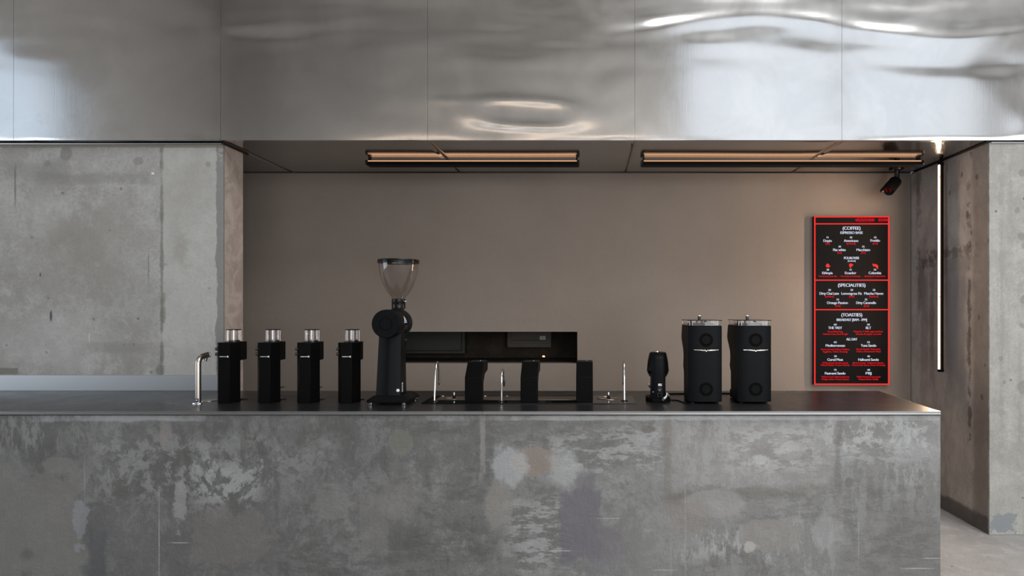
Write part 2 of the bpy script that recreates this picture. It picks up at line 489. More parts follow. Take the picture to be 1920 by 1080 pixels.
KL = 1.011 * U
def lx_(x): return (x - 1104) * KL
def lz_(y): return EYE - (y - 577) * KL
def left_marks(g, col, h):
    def patch(x, y, rx, ry, c, f, soft=0.2, wob=0.3, box=False, freq=9.0, hh=0.0):
        nonlocal col, h
        mk = g.mask(lx_(x), lz_(y), rx * KL, ry * KL, soft, wob, box, freq=freq)
        col = g.mix(g.m('MULTIPLY', mk, f), col, c)
    front = g.ss(g.Y, 4.02, 4.03, 1.0, 0.0)
    # paler strip right of the ridge, ridge line, broken arris with darker mortar
    patch(355, 480, 51, 230, (0.50, 0.502, 0.485), 0.40, 0.02, 0.10, True, 10, 0.5)
    patch(303, 480, 2.6, 240, (0.15, 0.145, 0.128), 0.7, 0.7, 2.6, True, 10, -0.5)
    patch(306, 560, 4, 12, (0.17, 0.165, 0.15), 0.6, 0.3, 0.7, False, 8)
    patch(306, 590, 5, 16, (0.17, 0.165, 0.15), 0.6, 0.3, 0.7, False, 8)
    patch(413, 490, 8, 240, (0.205, 0.207, 0.205), 0.85, 0.06, 1.2, True, 10, -0.8)
    patch(220, 271, 230, 5.5, (0.22, 0.195, 0.15), 0.8, 0.15, 0.5, True, 9, -0.3)
    patch(123, 287, 12, 14, (0.19, 0.19, 0.18), 0.7, 0.2, 0.5, False, 8)
    patch(88, 306, 7, 6, (0.2, 0.2, 0.19), 0.6, 0.2, 0.5, False, 8)
    patch(258, 302, 10, 7, (0.2, 0.2, 0.185), 0.6, 0.2, 0.5, False, 8)
    patch(390, 308, 5, 5, (0.2, 0.2, 0.185), 0.6, 0.2, 0.5, False, 8)
    patch(180, 335, 95, 9, (0.2, 0.198, 0.19), 0.5, 0.6, 1.5, True, 6)
    patch(60, 320, 50, 14, (0.2, 0.2, 0.195), 0.45, 0.6, 1.2, True, 7)
    patch(110, 490, 90, 70, (0.235, 0.225, 0.205), 0.5, 0.6, 1.2, False, 6)
    patch(200, 430, 70, 60, (0.27, 0.26, 0.24), 0.4, 0.6, 1.2, False, 6)
    patch(240, 540, 60, 40, (0.26, 0.255, 0.24), 0.4, 0.6, 1.2, False, 6)
    patch(355, 350, 45, 60, (0.30, 0.295, 0.275), 0.4, 0.6, 1.6, False, 10)
    patch(335, 470, 20, 35, (0.26, 0.25, 0.225), 0.5, 0.6, 1.4, False, 10)
    patch(100, 640, 120, 50, (0.44, 0.45, 0.45), 0.35, 0.6, 1.0, False, 6)
    patch(90, 400, 30, 40, (0.42, 0.42, 0.41), 0.3, 0.6, 0.8, False, 5)
    patch(230, 652, 60, 10, (0.22, 0.215, 0.2), 0.5, 0.6, 1.0, True, 7)
    patch(15, 696, 18, 6, (0.17, 0.165, 0.15), 0.8, 0.1, 0.5, True, 9, -0.3)
    patch(28, 350, 1.6, 34, (0.13, 0.135, 0.14), 0.7, 0.5, 0.6, True, 8)
    patch(95, 592, 2.2, 10, (0.06, 0.075, 0.085), 0.9, 0.3, 0.4, False, 14)
    patch(278, 500, 1.2, 25, (0.15, 0.15, 0.15), 0.6, 0.5, 0.5, True, 9)
    patch(75, 515, 1.2, 4, (0.04, 0.05, 0.06), 0.9, 0.3, 0.4, False, 14)
    patch(286, 325, 3.5, 2.5, (0.75, 0.75, 0.74), 0.95, 0.2, 0.9, False, 40)
    patch(167, 633, 1.0, 8, (0.6, 0.6, 0.6), 0.7, 0.4, 0.5, True, 9)
    patch(300, 695, 8, 12, (0.14, 0.135, 0.12), 0.6, 0.4, 0.9, False, 9)
    # pinkish render on the return
    col = g.mix(g.m('MULTIPLY', g.m('SUBTRACT', 1.0, front), 0.72), col, g.mix(g.ss(g.noise(7, 6, 0.65, 0.8), 0.38, 0.62), (0.40, 0.325, 0.285), (0.56, 0.485, 0.445)))
    return col, h
MAT['left_concrete'] = concrete('left_concrete', (0.285, 0.280, 0.265), (0.372, 0.370, 0.357), (0.44, 0.442, 0.432), 4.0, 1.4, 0.22, 0.22, 0.6, 0.05, 0.12, extra=left_marks, bstr=0.35)

def right_marks(g, col, h):
    g.P()
    def patch(y_, z_, ry, rz, c, f, soft=0.2, wob=0.3, box=False, freq=9.0, hh=0.0):
        nonlocal col, h
        mk = g.m('MULTIPLY', g.mask(y_, z_, ry, rz, soft, wob, box, axis='Y', freq=freq), g.ss(g.Y, YC + 0.002, YC + 0.006))
        col = g.mix(g.m('MULTIPLY', mk, f), col, c)
    side = g.ss(g.Y, YC + 0.002, YC + 0.006)
    base = g.mix(g.ss(g.noise(5, 8, 0.74, stretch=(1, 1, 0.5), warp=True), 0.36, 0.64), (0.42, 0.38, 0.35), (0.64, 0.598, 0.56))
    col = g.mix(g.m('MULTIPLY', side, 0.8), col, base)
    # tide mark with darker runs below it
    patch(4.40, 1.79, 0.24, 0.030, (0.13, 0.115, 0.10), 0.65, 0.6, 3.0, True, 20)
    patch(4.70, 1.74, 0.10, 0.03, (0.11, 0.10, 0.09), 0.65, 0.6, 3.0, True, 20)
    patch(4.30, 1.70, 0.20, 0.05, (0.30, 0.265, 0.235), 0.5, 0.4, 1.2, True, 10)
    patch(4.76, 1.62, 0.05, 0.24, (0.085, 0.08, 0.074), 0.6, 0.6, 1.2, True, 7)
    patch(4.18, 1.24, 0.016, 0.60, (0.09, 0.083, 0.075), 0.75, 0.6, 3.2, True, 10)
    patch(4.33, 1.25, 0.11, 0.44, (0.27, 0.275, 0.285), 0.75, 0.3, 0.4, True, 5)
    patch(4.72, 1.25, 0.05, 0.4, (0.26, 0.245, 0.24), 0.6, 0.4, 0.7, True, 5)
    patch(4.62, 1.3, 0.03, 0.4, (0.10, 0.085, 0.075), 0.5, 0.5, 1.0, True, 7)
    patch(4.05, 1.2, 0.09, 1.3, (0.20, 0.165, 0.14), 0.55, 0.3, 0.5, True, 6)
    patch(4.2, 0.05, 0.5, 0.055, (0.085, 0.08, 0.072), 0.8, 0.3, 0.7, True, 9)
    patch(4.80, 2.3, 0.03, 0.2, (0.12, 0.10, 0.085), 0.5, 0.6, 2.0, True, 20)
    for y_, z_, s_ in ((4.20, 2.02, .02), (4.16, 1.9, .012), (4.26, 2.3, .015), (4.4, 2.2, .012), (4.1, 2.25, .015), (4.05, 0.85, .016), (4.08, 1.35, .014), (4.02, 1.05, .01)):
        patch(y_, z_, s_ * 0.8, s_ * 1.3, (0.12, 0.105, 0.09), 0.7, 0.3, 1.5, False, 20)
    # the outer face: grey repair at its foot, dark blots
    face = g.m('SUBTRACT', 1.0, side)
    mk = g.m('MULTIPLY', g.mask(2.575, 0.075, 0.078, 0.055, 0.08, 1.1, True, freq=20), face)
    col = g.mix(g.m('MULTIPLY', mk, 0.9), col, (0.235, 0.26, 0.278))
    mk = g.m('MULTIPLY', g.mask(2.79, 0.15, 0.06, 0.06, 0.12, 0.9, False, freq=9), face)
    col = g.mix(g.m('MULTIPLY', mk, 0.6), col, (0.24, 0.245, 0.245))
    for x, z, s in ((2.665, 2.02, .022), (2.69, 1.86, .026), (2.70, 1.80, .02), (2.69, 2.25, .024), (2.70, 1.46, .03), (2.69, 1.30, .022), (2.70, 0.92, .05), (2.56, 1.1, .02), (2.58, 0.95, .015)):
        mk = g.m('MULTIPLY', g.mask(x, z, s * 0.8, s * 0.9, 0.25, 1.1, False, freq=20), face)
        col = g.mix(g.m('MULTIPLY', mk, 0.5), col, (0.18, 0.175, 0.16))
    stn = g.noise(1.0, 4, 0.65, stretch=(22, 22, 1.6), off=(2, 2, 2))
    col = g.mix(g.m('MULTIPLY', g.m('MULTIPLY', g.ss(stn, 0.5, 0.66), face), 0.3), col, (0.30, 0.285, 0.25))
    for x, z, rz in ((2.565, 1.55, 0.9), (2.68, 0.9, 0.5), (2.62, 2.1, 0.3)):
        mk = g.m('MULTIPLY', g.mask(x, z, 0.012, rz, 0.6, 3.0, True, freq=10), face)
        col = g.mix(g.m('MULTIPLY', mk, 0.3), col, (0.25, 0.24, 0.215))
    # bright broken arris
    ed = g.m('MULTIPLY', g.ss(g.Y, 3.985, 3.995, 1.0, 0.0), g.m('MULTIPLY', g.ss(g.X, XW + 0.0145, XW + 0.018, 1.0, 0.0), g.ss(g.noise(14, 4, 0.6), 0.42, 0.55)))
    col = g.mix(g.m('MULTIPLY', ed, 0.5), col, (0.55, 0.57, 0.58))
    return col, h
MAT['right_concrete'] = concrete('right_concrete', (0.32, 0.318, 0.292), (0.40, 0.398, 0.372), (0.46, 0.46, 0.437), 9.0, 1.6, 0.22, 0.2, 0.9, 0.10, 0.12, extra=right_marks, bstr=0.3)
MAT['floor_concrete'] = concrete('floor_concrete', (0.34, 0.33, 0.325), (0.43, 0.42, 0.415), (0.50, 0.495, 0.49), 6.0, 2.2, 0.12, 0.15, 0.7, 0.0, rough=0.65, bstr=0.25)
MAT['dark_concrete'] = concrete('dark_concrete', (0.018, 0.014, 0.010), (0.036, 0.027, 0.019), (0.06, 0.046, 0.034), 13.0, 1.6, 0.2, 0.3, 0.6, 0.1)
MAT['hall_wall'] = plain('hall_wall', (0.62, 0.60, 0.575), 0.9, 0, 0.3, 30)
MAT['hall_dark'] = plain('hall_dark', (0.42, 0.415, 0.405), 0.9, 0, 0.3, 30)

# brown-grey trowelled plaster of the back wall
g = G('plaster')
n1 = g.noise(1.2, 6, 0.6)
n2 = g.noise(22, 6, 0.65, 0.8)
n3 = g.noise(130, 4, 0.6)
pc = g.mix(g.ss(n1, 0.3, 0.7), (0.258, 0.218, 0.188), (0.292, 0.248, 0.214))
pc = g.mix(g.m('MULTIPLY', g.ss(n2, 0.5, 0.8), 0.25), pc, (0.212, 0.18, 0.156))
MAT['plaster'] = g.bsdf(pc, 0.85, 0, g.m('ADD', g.m('MULTIPLY', n2, 0.5), g.m('MULTIPLY', n3, 0.25)), 0.35, 0.006, Specular_IOR_Level=0.3)

# brushed stainless sheet
g = G('steel_sheet')
br = g.noise(1.0, 4, 0.65, stretch=(160, 160, 2.0))
sm = g.noise(2.2, 6, 0.65, 0.6)
sc_ = g.mix(g.ss(sm, 0.3, 0.75), (0.60, 0.605, 0.61), (0.69, 0.695, 0.70))
smudge = g.m('MULTIPLY', g.ss(g.noise(9, 7, 0.7, 1.5), 0.58, 0.72), g.ss(g.Z, CEIL + 0.02, CEIL + 0.30, 1.0, 0.0))
sc_ = g.mix(g.m('MULTIPLY', smudge, 0.22), sc_, (0.45, 0.45, 0.45))
MAT['steel_sheet'] = g.bsdf(sc_, g.m('ADD', g.ss(sm, 0.3, 0.7, 0.10, 0.16), g.m('MULTIPLY', smudge, 0.1)), 1.0, br, 0.035, 0.002)
g = G('steel_soffit')
br = g.noise(1.0, 4, 0.6, stretch=(3, 140, 140))
MAT['steel_soffit'] = g.bsdf((0.50, 0.49, 0.48), 0.12, 1.0, br, 0.02, 0.002)
MAT['aluminium'] = plain('aluminium', (0.31, 0.313, 0.32), 0.36, 1.0)
MAT['aluminium_satin'] = plain('aluminium_satin', (0.45, 0.475, 0.50), 0.42, 0.9)
MAT['stainless'] = plain('stainless', (0.56, 0.52, 0.47), 0.28, 1.0)
MAT['chrome'] = plain('chrome', (0.85, 0.85, 0.85), 0.08, 1.0)
MAT['badge'] = plain('badge', (0.50, 0.47, 0.43), 0.16, 1.0)
MAT['tray_steel'] = plain('tray_steel', (0.36, 0.31, 0.27), 0.34, 1.0)
g = G('worktop_black')
wn = g.noise(3, 6, 0.65, 0.8)
MAT['worktop_black'] = g.bsdf((0.017, 0.0175, 0.019), g.ss(wn, 0.3, 0.7, 0.27, 0.35), 0.0, g.noise(300, 2, 0.6), 0.03, 0.001, Specular_IOR_Level=0.42)
MAT['black_matt'] = plain('black_matt', (0.0026, 0.0027, 0.0031), 0.5, 0, 0.05, 500, Specular_IOR_Level=0.07)
MAT['black_paint'] = plain('black_paint', (0.0042, 0.0050, 0.0062), 0.42, 0, 0.05, 600, Specular_IOR_Level=0.09)
MAT['black_gloss'] = plain('black_gloss', (0.004, 0.004, 0.0045), 0.2, Specular_IOR_Level=0.28)
MAT['black_rubber'] = plain('black_rubber', (0.006, 0.006, 0.006), 0.6, Specular_IOR_Level=0.2)
MAT['black_glass'] = plain('black_glass', (0.004, 0.004, 0.0045), 0.10)
MAT['grey_button'] = plain('grey_button', (0.025, 0.025, 0.027), 0.35)
MAT['vent_black'] = plain('vent_black', (0.0016, 0.0016, 0.0018), 0.8, Specular_IOR_Level=0.05)
MAT['vent_mesh'] = plain('vent_mesh', (0.0035, 0.0038, 0.0042), 0.6, Specular_IOR_Level=0.1)
MAT['white_print'] = plain('white_print', (0.82, 0.82, 0.82), 0.6)
MAT['white_paper'] = plain('white_paper', (0.75, 0.74, 0.72), 0.7)
MAT['blue_sticker'] = plain('blue_sticker', (0.02, 0.045, 0.16), 0.4)
MAT['red_print'] = plain('red_print', (0.55, 0.03, 0.03), 0.5)
MAT['blue_print'] = plain('blue_print', (0.12, 0.25, 0.55), 0.5)
MAT['orange_print'] = plain('orange_print', (0.65, 0.18, 0.04), 0.5)
MAT['panel_metal'] = plain('panel_metal', (0.085, 0.070, 0.052), 0.55, 0, 0.1, 300)
MAT['panel_dark'] = plain('panel_dark', (0.045, 0.043, 0.041), 0.55, 0, 0.1, 300)
MAT['gap'] = plain('gap', (0.012, 0.012, 0.012), 0.8)
MAT['lamp_warm'] = glow('lamp_warm', (1.0, 0.62, 0.40), 1.3)
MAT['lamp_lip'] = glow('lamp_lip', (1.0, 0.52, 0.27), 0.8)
MAT['tube_warm'] = glow('tube_warm', (1.0, 0.68, 0.45), 400.0)
MAT['added_hall_lamp'] = glow('added_hall_lamp', (1.0, 0.78, 0.60), 5.0)
MAT['tube_bloom'] = glow('tube_bloom', (1.0, 0.42, 0.15), 0.85)
MAT['spark'] = glow('spark', (1.0, 0.55, 0.22), 2.5)
MAT['screen_black'] = plain('screen_black', (0.005, 0.005, 0.0055), 0.5, Specular_IOR_Level=0.06)
MAT['screen_white'] = glow('screen_white', (0.82, 0.86, 1.0), 0.86)
MAT['screen_red'] = glow('screen_red', (1.0, 0.045, 0.04), 0.95)
MAT['screen_red_text'] = glow('screen_red_text', (1.0, 0.012, 0.02), 0.80)
MAT['screen_red_blur'] = glow('screen_red_blur', (0.72, 0.008, 0.02), 0.75)
MAT['infrared'] = glow('infrared', (0.6, 0.0, 0.0), 0.30)
# clear moulded plastic: thin, so see-through with a glancing sheen
g = G('clear_plastic')
lw = g.n('LayerWeight', {0: 0.28})
tr_ = g.n('BsdfTransparent', {0: (0.88, 0.85, 0.84)})
gl_ = g.n('BsdfGlossy', {0: (0.9, 0.9, 0.9), 1: 0.08})
mx_ = g.n('MixShader', {0: g.m('ADD', g.m('MULTIPLY', lw.outputs['Facing'], 0.42), 0.05)})
g.t.links.new(tr_.outputs[0], mx_.inputs[1]); g.t.links.new(gl_.outputs[0], mx_.inputs[2])
g.t.links.new(mx_.outputs[0], g.out.inputs[0])
MAT['clear_plastic'] = g.mat

# ================================================================== THE SETTING
XL, XR = -8.0, 9.5      # the hall
YH = -6.0
ZH = 7.7
XP = -694 * U           # left pier: inner face
XW = 750.5 * U          # right wall: inner face
YPF = 1.0115 * DH       # left pier: front face
YPB = 1.0713 * DH

fl = bmesh.new()
box(XL, XR, YH, YB + 1.0, -0.12, 0.0, fl)
tag(obj('floor', fl, MAT['floor_concrete'], smooth=False), kind='structure')

tag(obj('wall_left', box(XL, XP, YPF, YPB, 0.0, CEIL - 0.012), MAT['left_concrete'], bev=0.004), kind='structure')
# side wall of the bar niche and the pier face beside it
YC = 1.004 * DH
bm = prism([(XW + 0.012, YC), (XR, YC), (XR, YB + 0.1), (XW - 0.006, YB + 0.1)], 'z', 0.0, CEIL - 0.008)
tag(obj('wall_right', bm, MAT['right_concrete'], bev=0.004), kind='structure')

# back wall with the pass-through opening
ox0, ox1 = W(735, 0, 1.2387).x, W(1082.5, 0, 1.2387).x
oz0, oz1 = W(0, 681.5, 1.2387).z, W(0, 622, 1.2387).z
XBL = -4.2
bm = bmesh.new()
def wall_hole(bm, x0, x1, z0, z1, hx0, hx1, hz0, hz1, y0, y1):
    xs, zs = (x0, hx0, hx1, x1), (z0, hz0, hz1, z1)
    gv = {}
    for j, y in enumerate((y0, y1)):
        for a, x in enumerate(xs):
            for b, z in enumerate(zs):
                gv[j, a, b] = bm.verts.new((x, y, z))
    for j in (0, 1):
        for a in range(3):
            for b in range(3):
                if (a, b) != (1, 1):
                    bm.faces.new((gv[j, a, b], gv[j, a + 1, b], gv[j, a + 1, b + 1], gv[j, a, b + 1]))
    def q(a0, b0, a1, b1):
        bm.faces.new((gv[0, a0, b0], gv[0, a1, b1], gv[1, a1, b1], gv[1, a0, b0]))
    q(1, 1, 2, 1); q(1, 2, 2, 2); q(1, 1, 1, 2); q(2, 1, 2, 2)
    for k in range(3):
        q(k, 0, k + 1, 0); q(k, 3, k + 1, 3); q(0, k, 0, k + 1); q(3, k, 3, k + 1)
    return bm
wall_hole(bm, XBL, XW - 0.01, 0, CEIL + 0.1, ox0, ox1, oz0, oz1, YB, YB + 0.09)
tag(obj('wall_back', bm, MAT['plaster'], smooth=False), kind='structure')
# service cupboard behind the opening
cy1 = YB + 0.62
for nm, *bb_ in (('back', -2.0, 0.35, cy1, cy1 + 0.05, 0.6, 2.0), ('left', -2.05, -2.0, YB + 0.09, cy1 + 0.05, 0.6, 2.0), ('right', 0.35, 0.40, YB + 0.09, cy1 + 0.05, 0.6, 2.0),
                 ('top', -2.05, 0.40, YB + 0.09, cy1 + 0.05, 2.0, 2.05), ('base', -2.05, 0.40, YB + 0.09, cy1 + 0.05, 0.55, oz0 - 0.005)):
    tag(obj('wall_cupboard_' + nm, box(*bb_), MAT['dark_concrete'], smooth=False), kind='structure')
# left end of the niche behind the pier
tag(obj('wall_inner', box(XBL - 0.1, XBL, YPB, YB + 0.1, 0, CEIL), MAT['left_concrete']), kind='structure')

# seams of the sheets
SX = [-2.277 + 1.2805 * k for k in range(-2, 7)]
# niche ceiling of polished sheets
cl = tag(obj('ceiling', box(XBL, XW + 0.4, DH + 0.002, YB + 0.1, CEIL + 0.006, CEIL + 0.10), MAT['steel_soffit'], smooth=False), kind='structure')
tilt = {0: (0.15, 0.05), 1: (-0.3, 0.12), 2: (-0.05, -0.10), 3: (0.1, 0.03), 4: (-0.1, 0.05), 5: (0, 0)}
for i in range(len(SX) - 3):
    x0, x1 = SX[i], min(SX[i + 1], XW + 0.35)
    if x1 <= x0: continue
    nx, ny = 40, 24
    V, F = [], []
    for j in range(ny + 1):
        for k in range(nx + 1):
            x = x0 + 0.0005 + (x1 - x0 - 0.001) * k / nx
            y = DH + 0.001 + (YB - DH) * j / ny
            e = min(1, min(k, nx - k) / 4)
            z = CEIL + 0.0015 * noise.noise(Vector((x * 1.1 + i * 9, y * 1.6, 3.3))) * e
            z += (x - (x0 + x1) / 2) * 0.0012 * tilt.get(i, (0, 0))[0]
            V.append((x, y, z))
    for j in range(ny):
        for k in range(nx):
            a = j * (nx + 1) + k
            F.append((a, a + nx + 1, a + nx + 2, a + 1))
    o = obj('panel', (V, F), MAT['steel_soffit'], cl)
    sd = o.modifiers.new('thickness', 'SOLIDIFY'); sd.thickness = 0.003; sd.offset = -1
# dark shadow joint along the back wall and the side wall
tag(obj('trim_1', box(XBL, XW, YB - 0.003, YB, CEIL - 0.005, CEIL - 0.001), MAT['gap'], smooth=False), kind='structure')
tag(obj('trim_2', box(XW - 0.006, XW + 0.014, DH + 0.01, YB, CEIL - 0.0075, CEIL - 0.002), MAT['gap'], smooth=False), kind='structure')
tag(obj('trim_3', box(XP - 0.001, XP + 0.012, YPF - 0.01, YPB + 0.05, CEIL - 0.012, CEIL - 0.004), MAT['gap'], smooth=False), kind='structure')

# the bulkhead over the bar: dented stainless sheets on a frame
hw = tag(obj('wall_upper', box(XL, XR, DH + 0.02, DH + 0.30, CEIL + 0.10, ZH), MAT['hall_dark'], smooth=False), kind='structure')
def gauss(x, z, cx, cz, sx, sz):
    return math.exp(-((x - cx) / sx) ** 2 - ((z - cz) / sz) ** 2)
def sst(a, b, x):
    t = min(1, max(0, (x - a) / (b - a)))
    return t * t * (3 - 2 * t)
def hx(p): return (p - 1104) * U
def hz(p): return EYE - (p - 577) * U
def dent(x, z):
    d = 0.0030 * noise.noise(Vector((x * 0.9, 0.3, z * 1.1)))
    # oil-canning along the upper half, long in x
    top = sst(hz(190), hz(40), z)
    d += 0.0040 * top * noise.noise(Vector((x * 1.3 + 5, 2.0, z * 5.2)))
    d += 0.0016 * top * noise.noise(Vector((x * 2.6 + 1, 7.0, z * 12.0)))
    mid = sst(hx(600), hx(800), x) * (1 - sst(hx(1150), hx(1250), x))
    d += 0.0011 * mid * noise.noise(Vector((x * 3.0, 9.0, z * 9.0)))
    # buckle in the third sheet
    def plate(cx, cz, rx, rz, p=3.0):
        q = (abs((x - cx) / rx) ** p + abs((z - cz) / rz) ** p) ** (1 / p)
        return math.exp(-((q - 0.8) / 0.24) ** 2)
    d += 0.0026 * plate(hx(985), hz(212 + 0.05 * (x - hx(985)) / U), 0.40, 0.100)
    d += 0.0014 * gauss(x, z, hx(840), hz(188), 0.14, 0.022)
    # long ripple across the right hand sheets
    zz = hz(52 - 22 * math.sin((x - hx(1230)) * 2.6))
    rt = sst(hx(1100), hx(1250), x)
    d += 0.0040 * rt * math.exp(-((z - zz) / 0.045) ** 2)
    d -= 0.0030 * sst(hx(1500), hx(1750), x) * math.exp(-((z - zz + 0.17) / 0.06) ** 2)
    d += 0.0050 * gauss(x, z, hx(1935), hz(235), 0.13, 0.10)
    d -= 0.0040 * gauss(x, z, hx(1880), hz(120), 0.16, 0.10)
    # slack at the left seam
    d += 0.0030 * gauss(x, z, hx(520), hz(75), 0.22, 0.05)
    d -= 0.0026 * gauss(x, z, hx(395), hz(262), 0.12, 0.05)
    return d
for i in range(len(SX) - 1):
    x0, x1 = SX[i] + 0.0008, SX[i + 1] - 0.0008
    nx, nz = 90, 96
    zt = CEIL + 1.75
    V, F = [], []
    for j in range(nz + 1):
        for k in range(nx + 1):
            x = x0 + (x1 - x0) * k / nx
            z = CEIL + (zt - CEIL) * j / nz
            e = sst(0, 0.16, min(x - x0, x1 - x))
            b = min(1, (z - CEIL) / 0.02)
            V.append((x, DH - 0.002 - dent(x, z) * (0.7 + 0.3 * e) * b, z))
    for j in range(nz):
        for k in range(nx):
            a = j * (nx + 1) + k
            F.append((a, a + 1, a + nx + 2, a + nx + 1))
    # folded lip under the sheet
    b0 = len(V)
    for k in range(nx + 1):
        x = x0 + (x1 - x0) * k / nx
        V.append((x, DH + 0.03, CEIL - 0.0005))
    for k in range(nx):
        F.append((k, b0 + k, b0 + k + 1, k + 1))
    obj('panel', (V, F), MAT['steel_sheet'], hw, ang=60)
# thin bright edge strips below the sheets and over the piers
for i, (x0, x1, y, z0, z1) in enumerate(((XL, XP - 0.005, YPF - 0.008, CEIL - 0.018, CEIL - 0.006), (XW + 0.02, XR, YC - 0.006, CEIL - 0.016, CEIL - 0.006))):
    tag(obj('trim_%d' % (4 + i), box(x0, x1, y, y + 0.02, z0, z1), MAT['aluminium'], bev=0.001), kind='structure')

# the hall behind the photographer
tag(obj('wall_hall_left', wall_hole(bmesh.new(), -YPF, -YH, 0, ZH, -2.3, 2.1, 0.4, 5.0, XL - 0.3, XL), MAT['hall_wall'], smooth=False), kind='structure')
o = bpy.data.objects['wall_hall_left']
for v in o.data.vertices:
    x, y, z = v.co
    v.co = (y, -x, z)
bm = bmesh.new()
wall_hole(bm, XL, XR, 0, 4.3, -2.6, 8.9, 0.3, 3.9, YH - 0.3, YH)
wall_hole(bm, XL, XR, 4.3, ZH, 2.1, 8.8, 4.65, 7.35, YH - 0.3, YH)
tag(obj('wall_hall_front', bm, MAT['hall_wall'], smooth=False), kind='structure')
tag(obj('wall_hall_right', box(XR, XR + 0.2, YH, YB, 0, ZH), MAT['hall_wall'], smooth=False), kind='structure')
hc = obj('ceiling', wall_hole(bmesh.new(), XL, XR, YH - 0.3, DH + 0.3, 0.9, 6.9, -3.7, 1.3, ZH, ZH + 0.2), MAT['hall_wall'], smooth=False)
for v in hc.data.vertices:
    x, y, z = v.co
    v.co = (x, z, y)
tag(hc, kind='structure')
for x0, x1, y, z in ((-4.6, 1.2, -5.0, 4.42),):  # unseen warm lamp, added for its reflection in the dented steel
    hl = obj('added_hall_lamp', box(x0, x1, y - 0.05, y + 0.05, z, z + 0.07), MAT['added_hall_lamp'], hc, smooth=False)
    for x in (x0 + 0.4, x1 - 0.4):
        obj('added_lamp_cable', box(x - 0.004, x + 0.004, y - 0.004, y + 0.004, z + 0.07, ZH), MAT['black_matt'], hl, smooth=False)
def frame(name, x0, x1, z0, z1, nx, nz, y):
    t = bmesh.new()
    w = 0.03
    for k in range(nx + 1):
        x = x0 + (x1 - x0) * k / nx
        box(x - w, x + w, y - 0.03, y + 0.03, z0, z1, t)
    for k in range(nz + 1):
        z = z0 + (z1 - z0) * k / nz
        box(x0, x1, y - 0.028, y + 0.028, z - w, z + w, t)
    return tag(obj(name, t, MAT['black_matt'], smooth=False), kind='structure')
frame('window_1', -2.6, 8.9, 0.3, 3.9, 5, 2, YH - 0.06)
frame('window_2', 2.1, 8.8, 4.65, 7.35, 2, 1, YH - 0.06)
o = frame('window_3', -2.3, 2.1, 0.4, 5.0, 2, 2, 0.0)
for v in o.data.vertices:
    x, y, z = v.co
    v.co = (XL - 0.06 + y, -x, z)

# ================================================================== THE BAR
XE = W(1764, 0, 0.8074).x             # right end at the front
XEB = W(1647.1, 0, 1.008).x           # right end at the back
YK = 1.008 * DH                       # back edge of the worktop
XA = -5.2
t = thing('bar_counter', 'long bar front of patchy trowelled grey concrete under the black worktop', 'counter', (0, 0, 0))
obj('concrete_body', prism([(XA, YF + 0.008), (XE + 0.004, YF + 0.008), (XEB - 0.004, YK - 0.01), (XA, YK - 0.01)], 'z', 0.0, TOP - 0.020), MAT['counter_concrete'], t, bev=0.004)
obj('shadow_joint', prism([(XA, YF + 0.016), (XE - 0.004, YF + 0.016), (XEB - 0.012, YK - 0.02), (XA, YK - 0.02)], 'z', TOP - 0.020, TOP - 0.0165), MAT['gap'], t, smooth=False)
t = thing('worktop', 'thin black worktop with a metal edge running along the concrete bar', 'worktop', (0, 0, 0))
obj('slab', prism([(XA, YF + 0.004), (XE - 0.003, YF + 0.004), (XEB - 0.003, YK), (XA, YK)], 'z', TOP - 0.016, TOP), MAT['worktop_black'], t, smooth=False)
xs = W(904.5, 0, 0.8074).x
for x0, x1 in ((XA, xs - 0.0006), (xs + 0.0006, XE)):
    # edge profile: bright bead on top, hollow below it
    prof = [(YF + 0.004, TOP - 0.0165), (YF - 0.0005, TOP - 0.0165), (YF - 0.001, TOP - 0.0135), (YF + 0.0006, TOP - 0.0115), (YF + 0.0006, TOP - 0.0055), (YF - 0.001, TOP - 0.004), (YF - 0.001, TOP - 0.0005), (YF, TOP + 0.0003), (YF + 0.004, TOP + 0.0003)]
    obj('edge_strip', prism(prof, 'x', x0, x1), MAT['aluminium'], t, smooth=False)
ex = bmesh.new()
prism([(XE - 0.003, YF + 0.004), (XE, YF + 0.002), (XEB, YK), (XEB - 0.003, YK)], 'z', TOP - 0.0165, TOP + 0.0003, ex)
obj('end_strip', ex, MAT['aluminium'], t, smooth=False)
# upstand against the left pier
zb = W(0, 703.5, 1.008).z
t = tag(obj('upstand', prism([(YK + 0.001, TOP), (YK + 0.012, TOP), (YK + 0.012, zb), (YK + 0.001, zb)], 'x', XA, W(411, 0, 1.008).x), MAT['aluminium_satin'], bev=0.001),
        'low blue-grey metal upstand between the worktop and the left concrete pier', 'upstand')

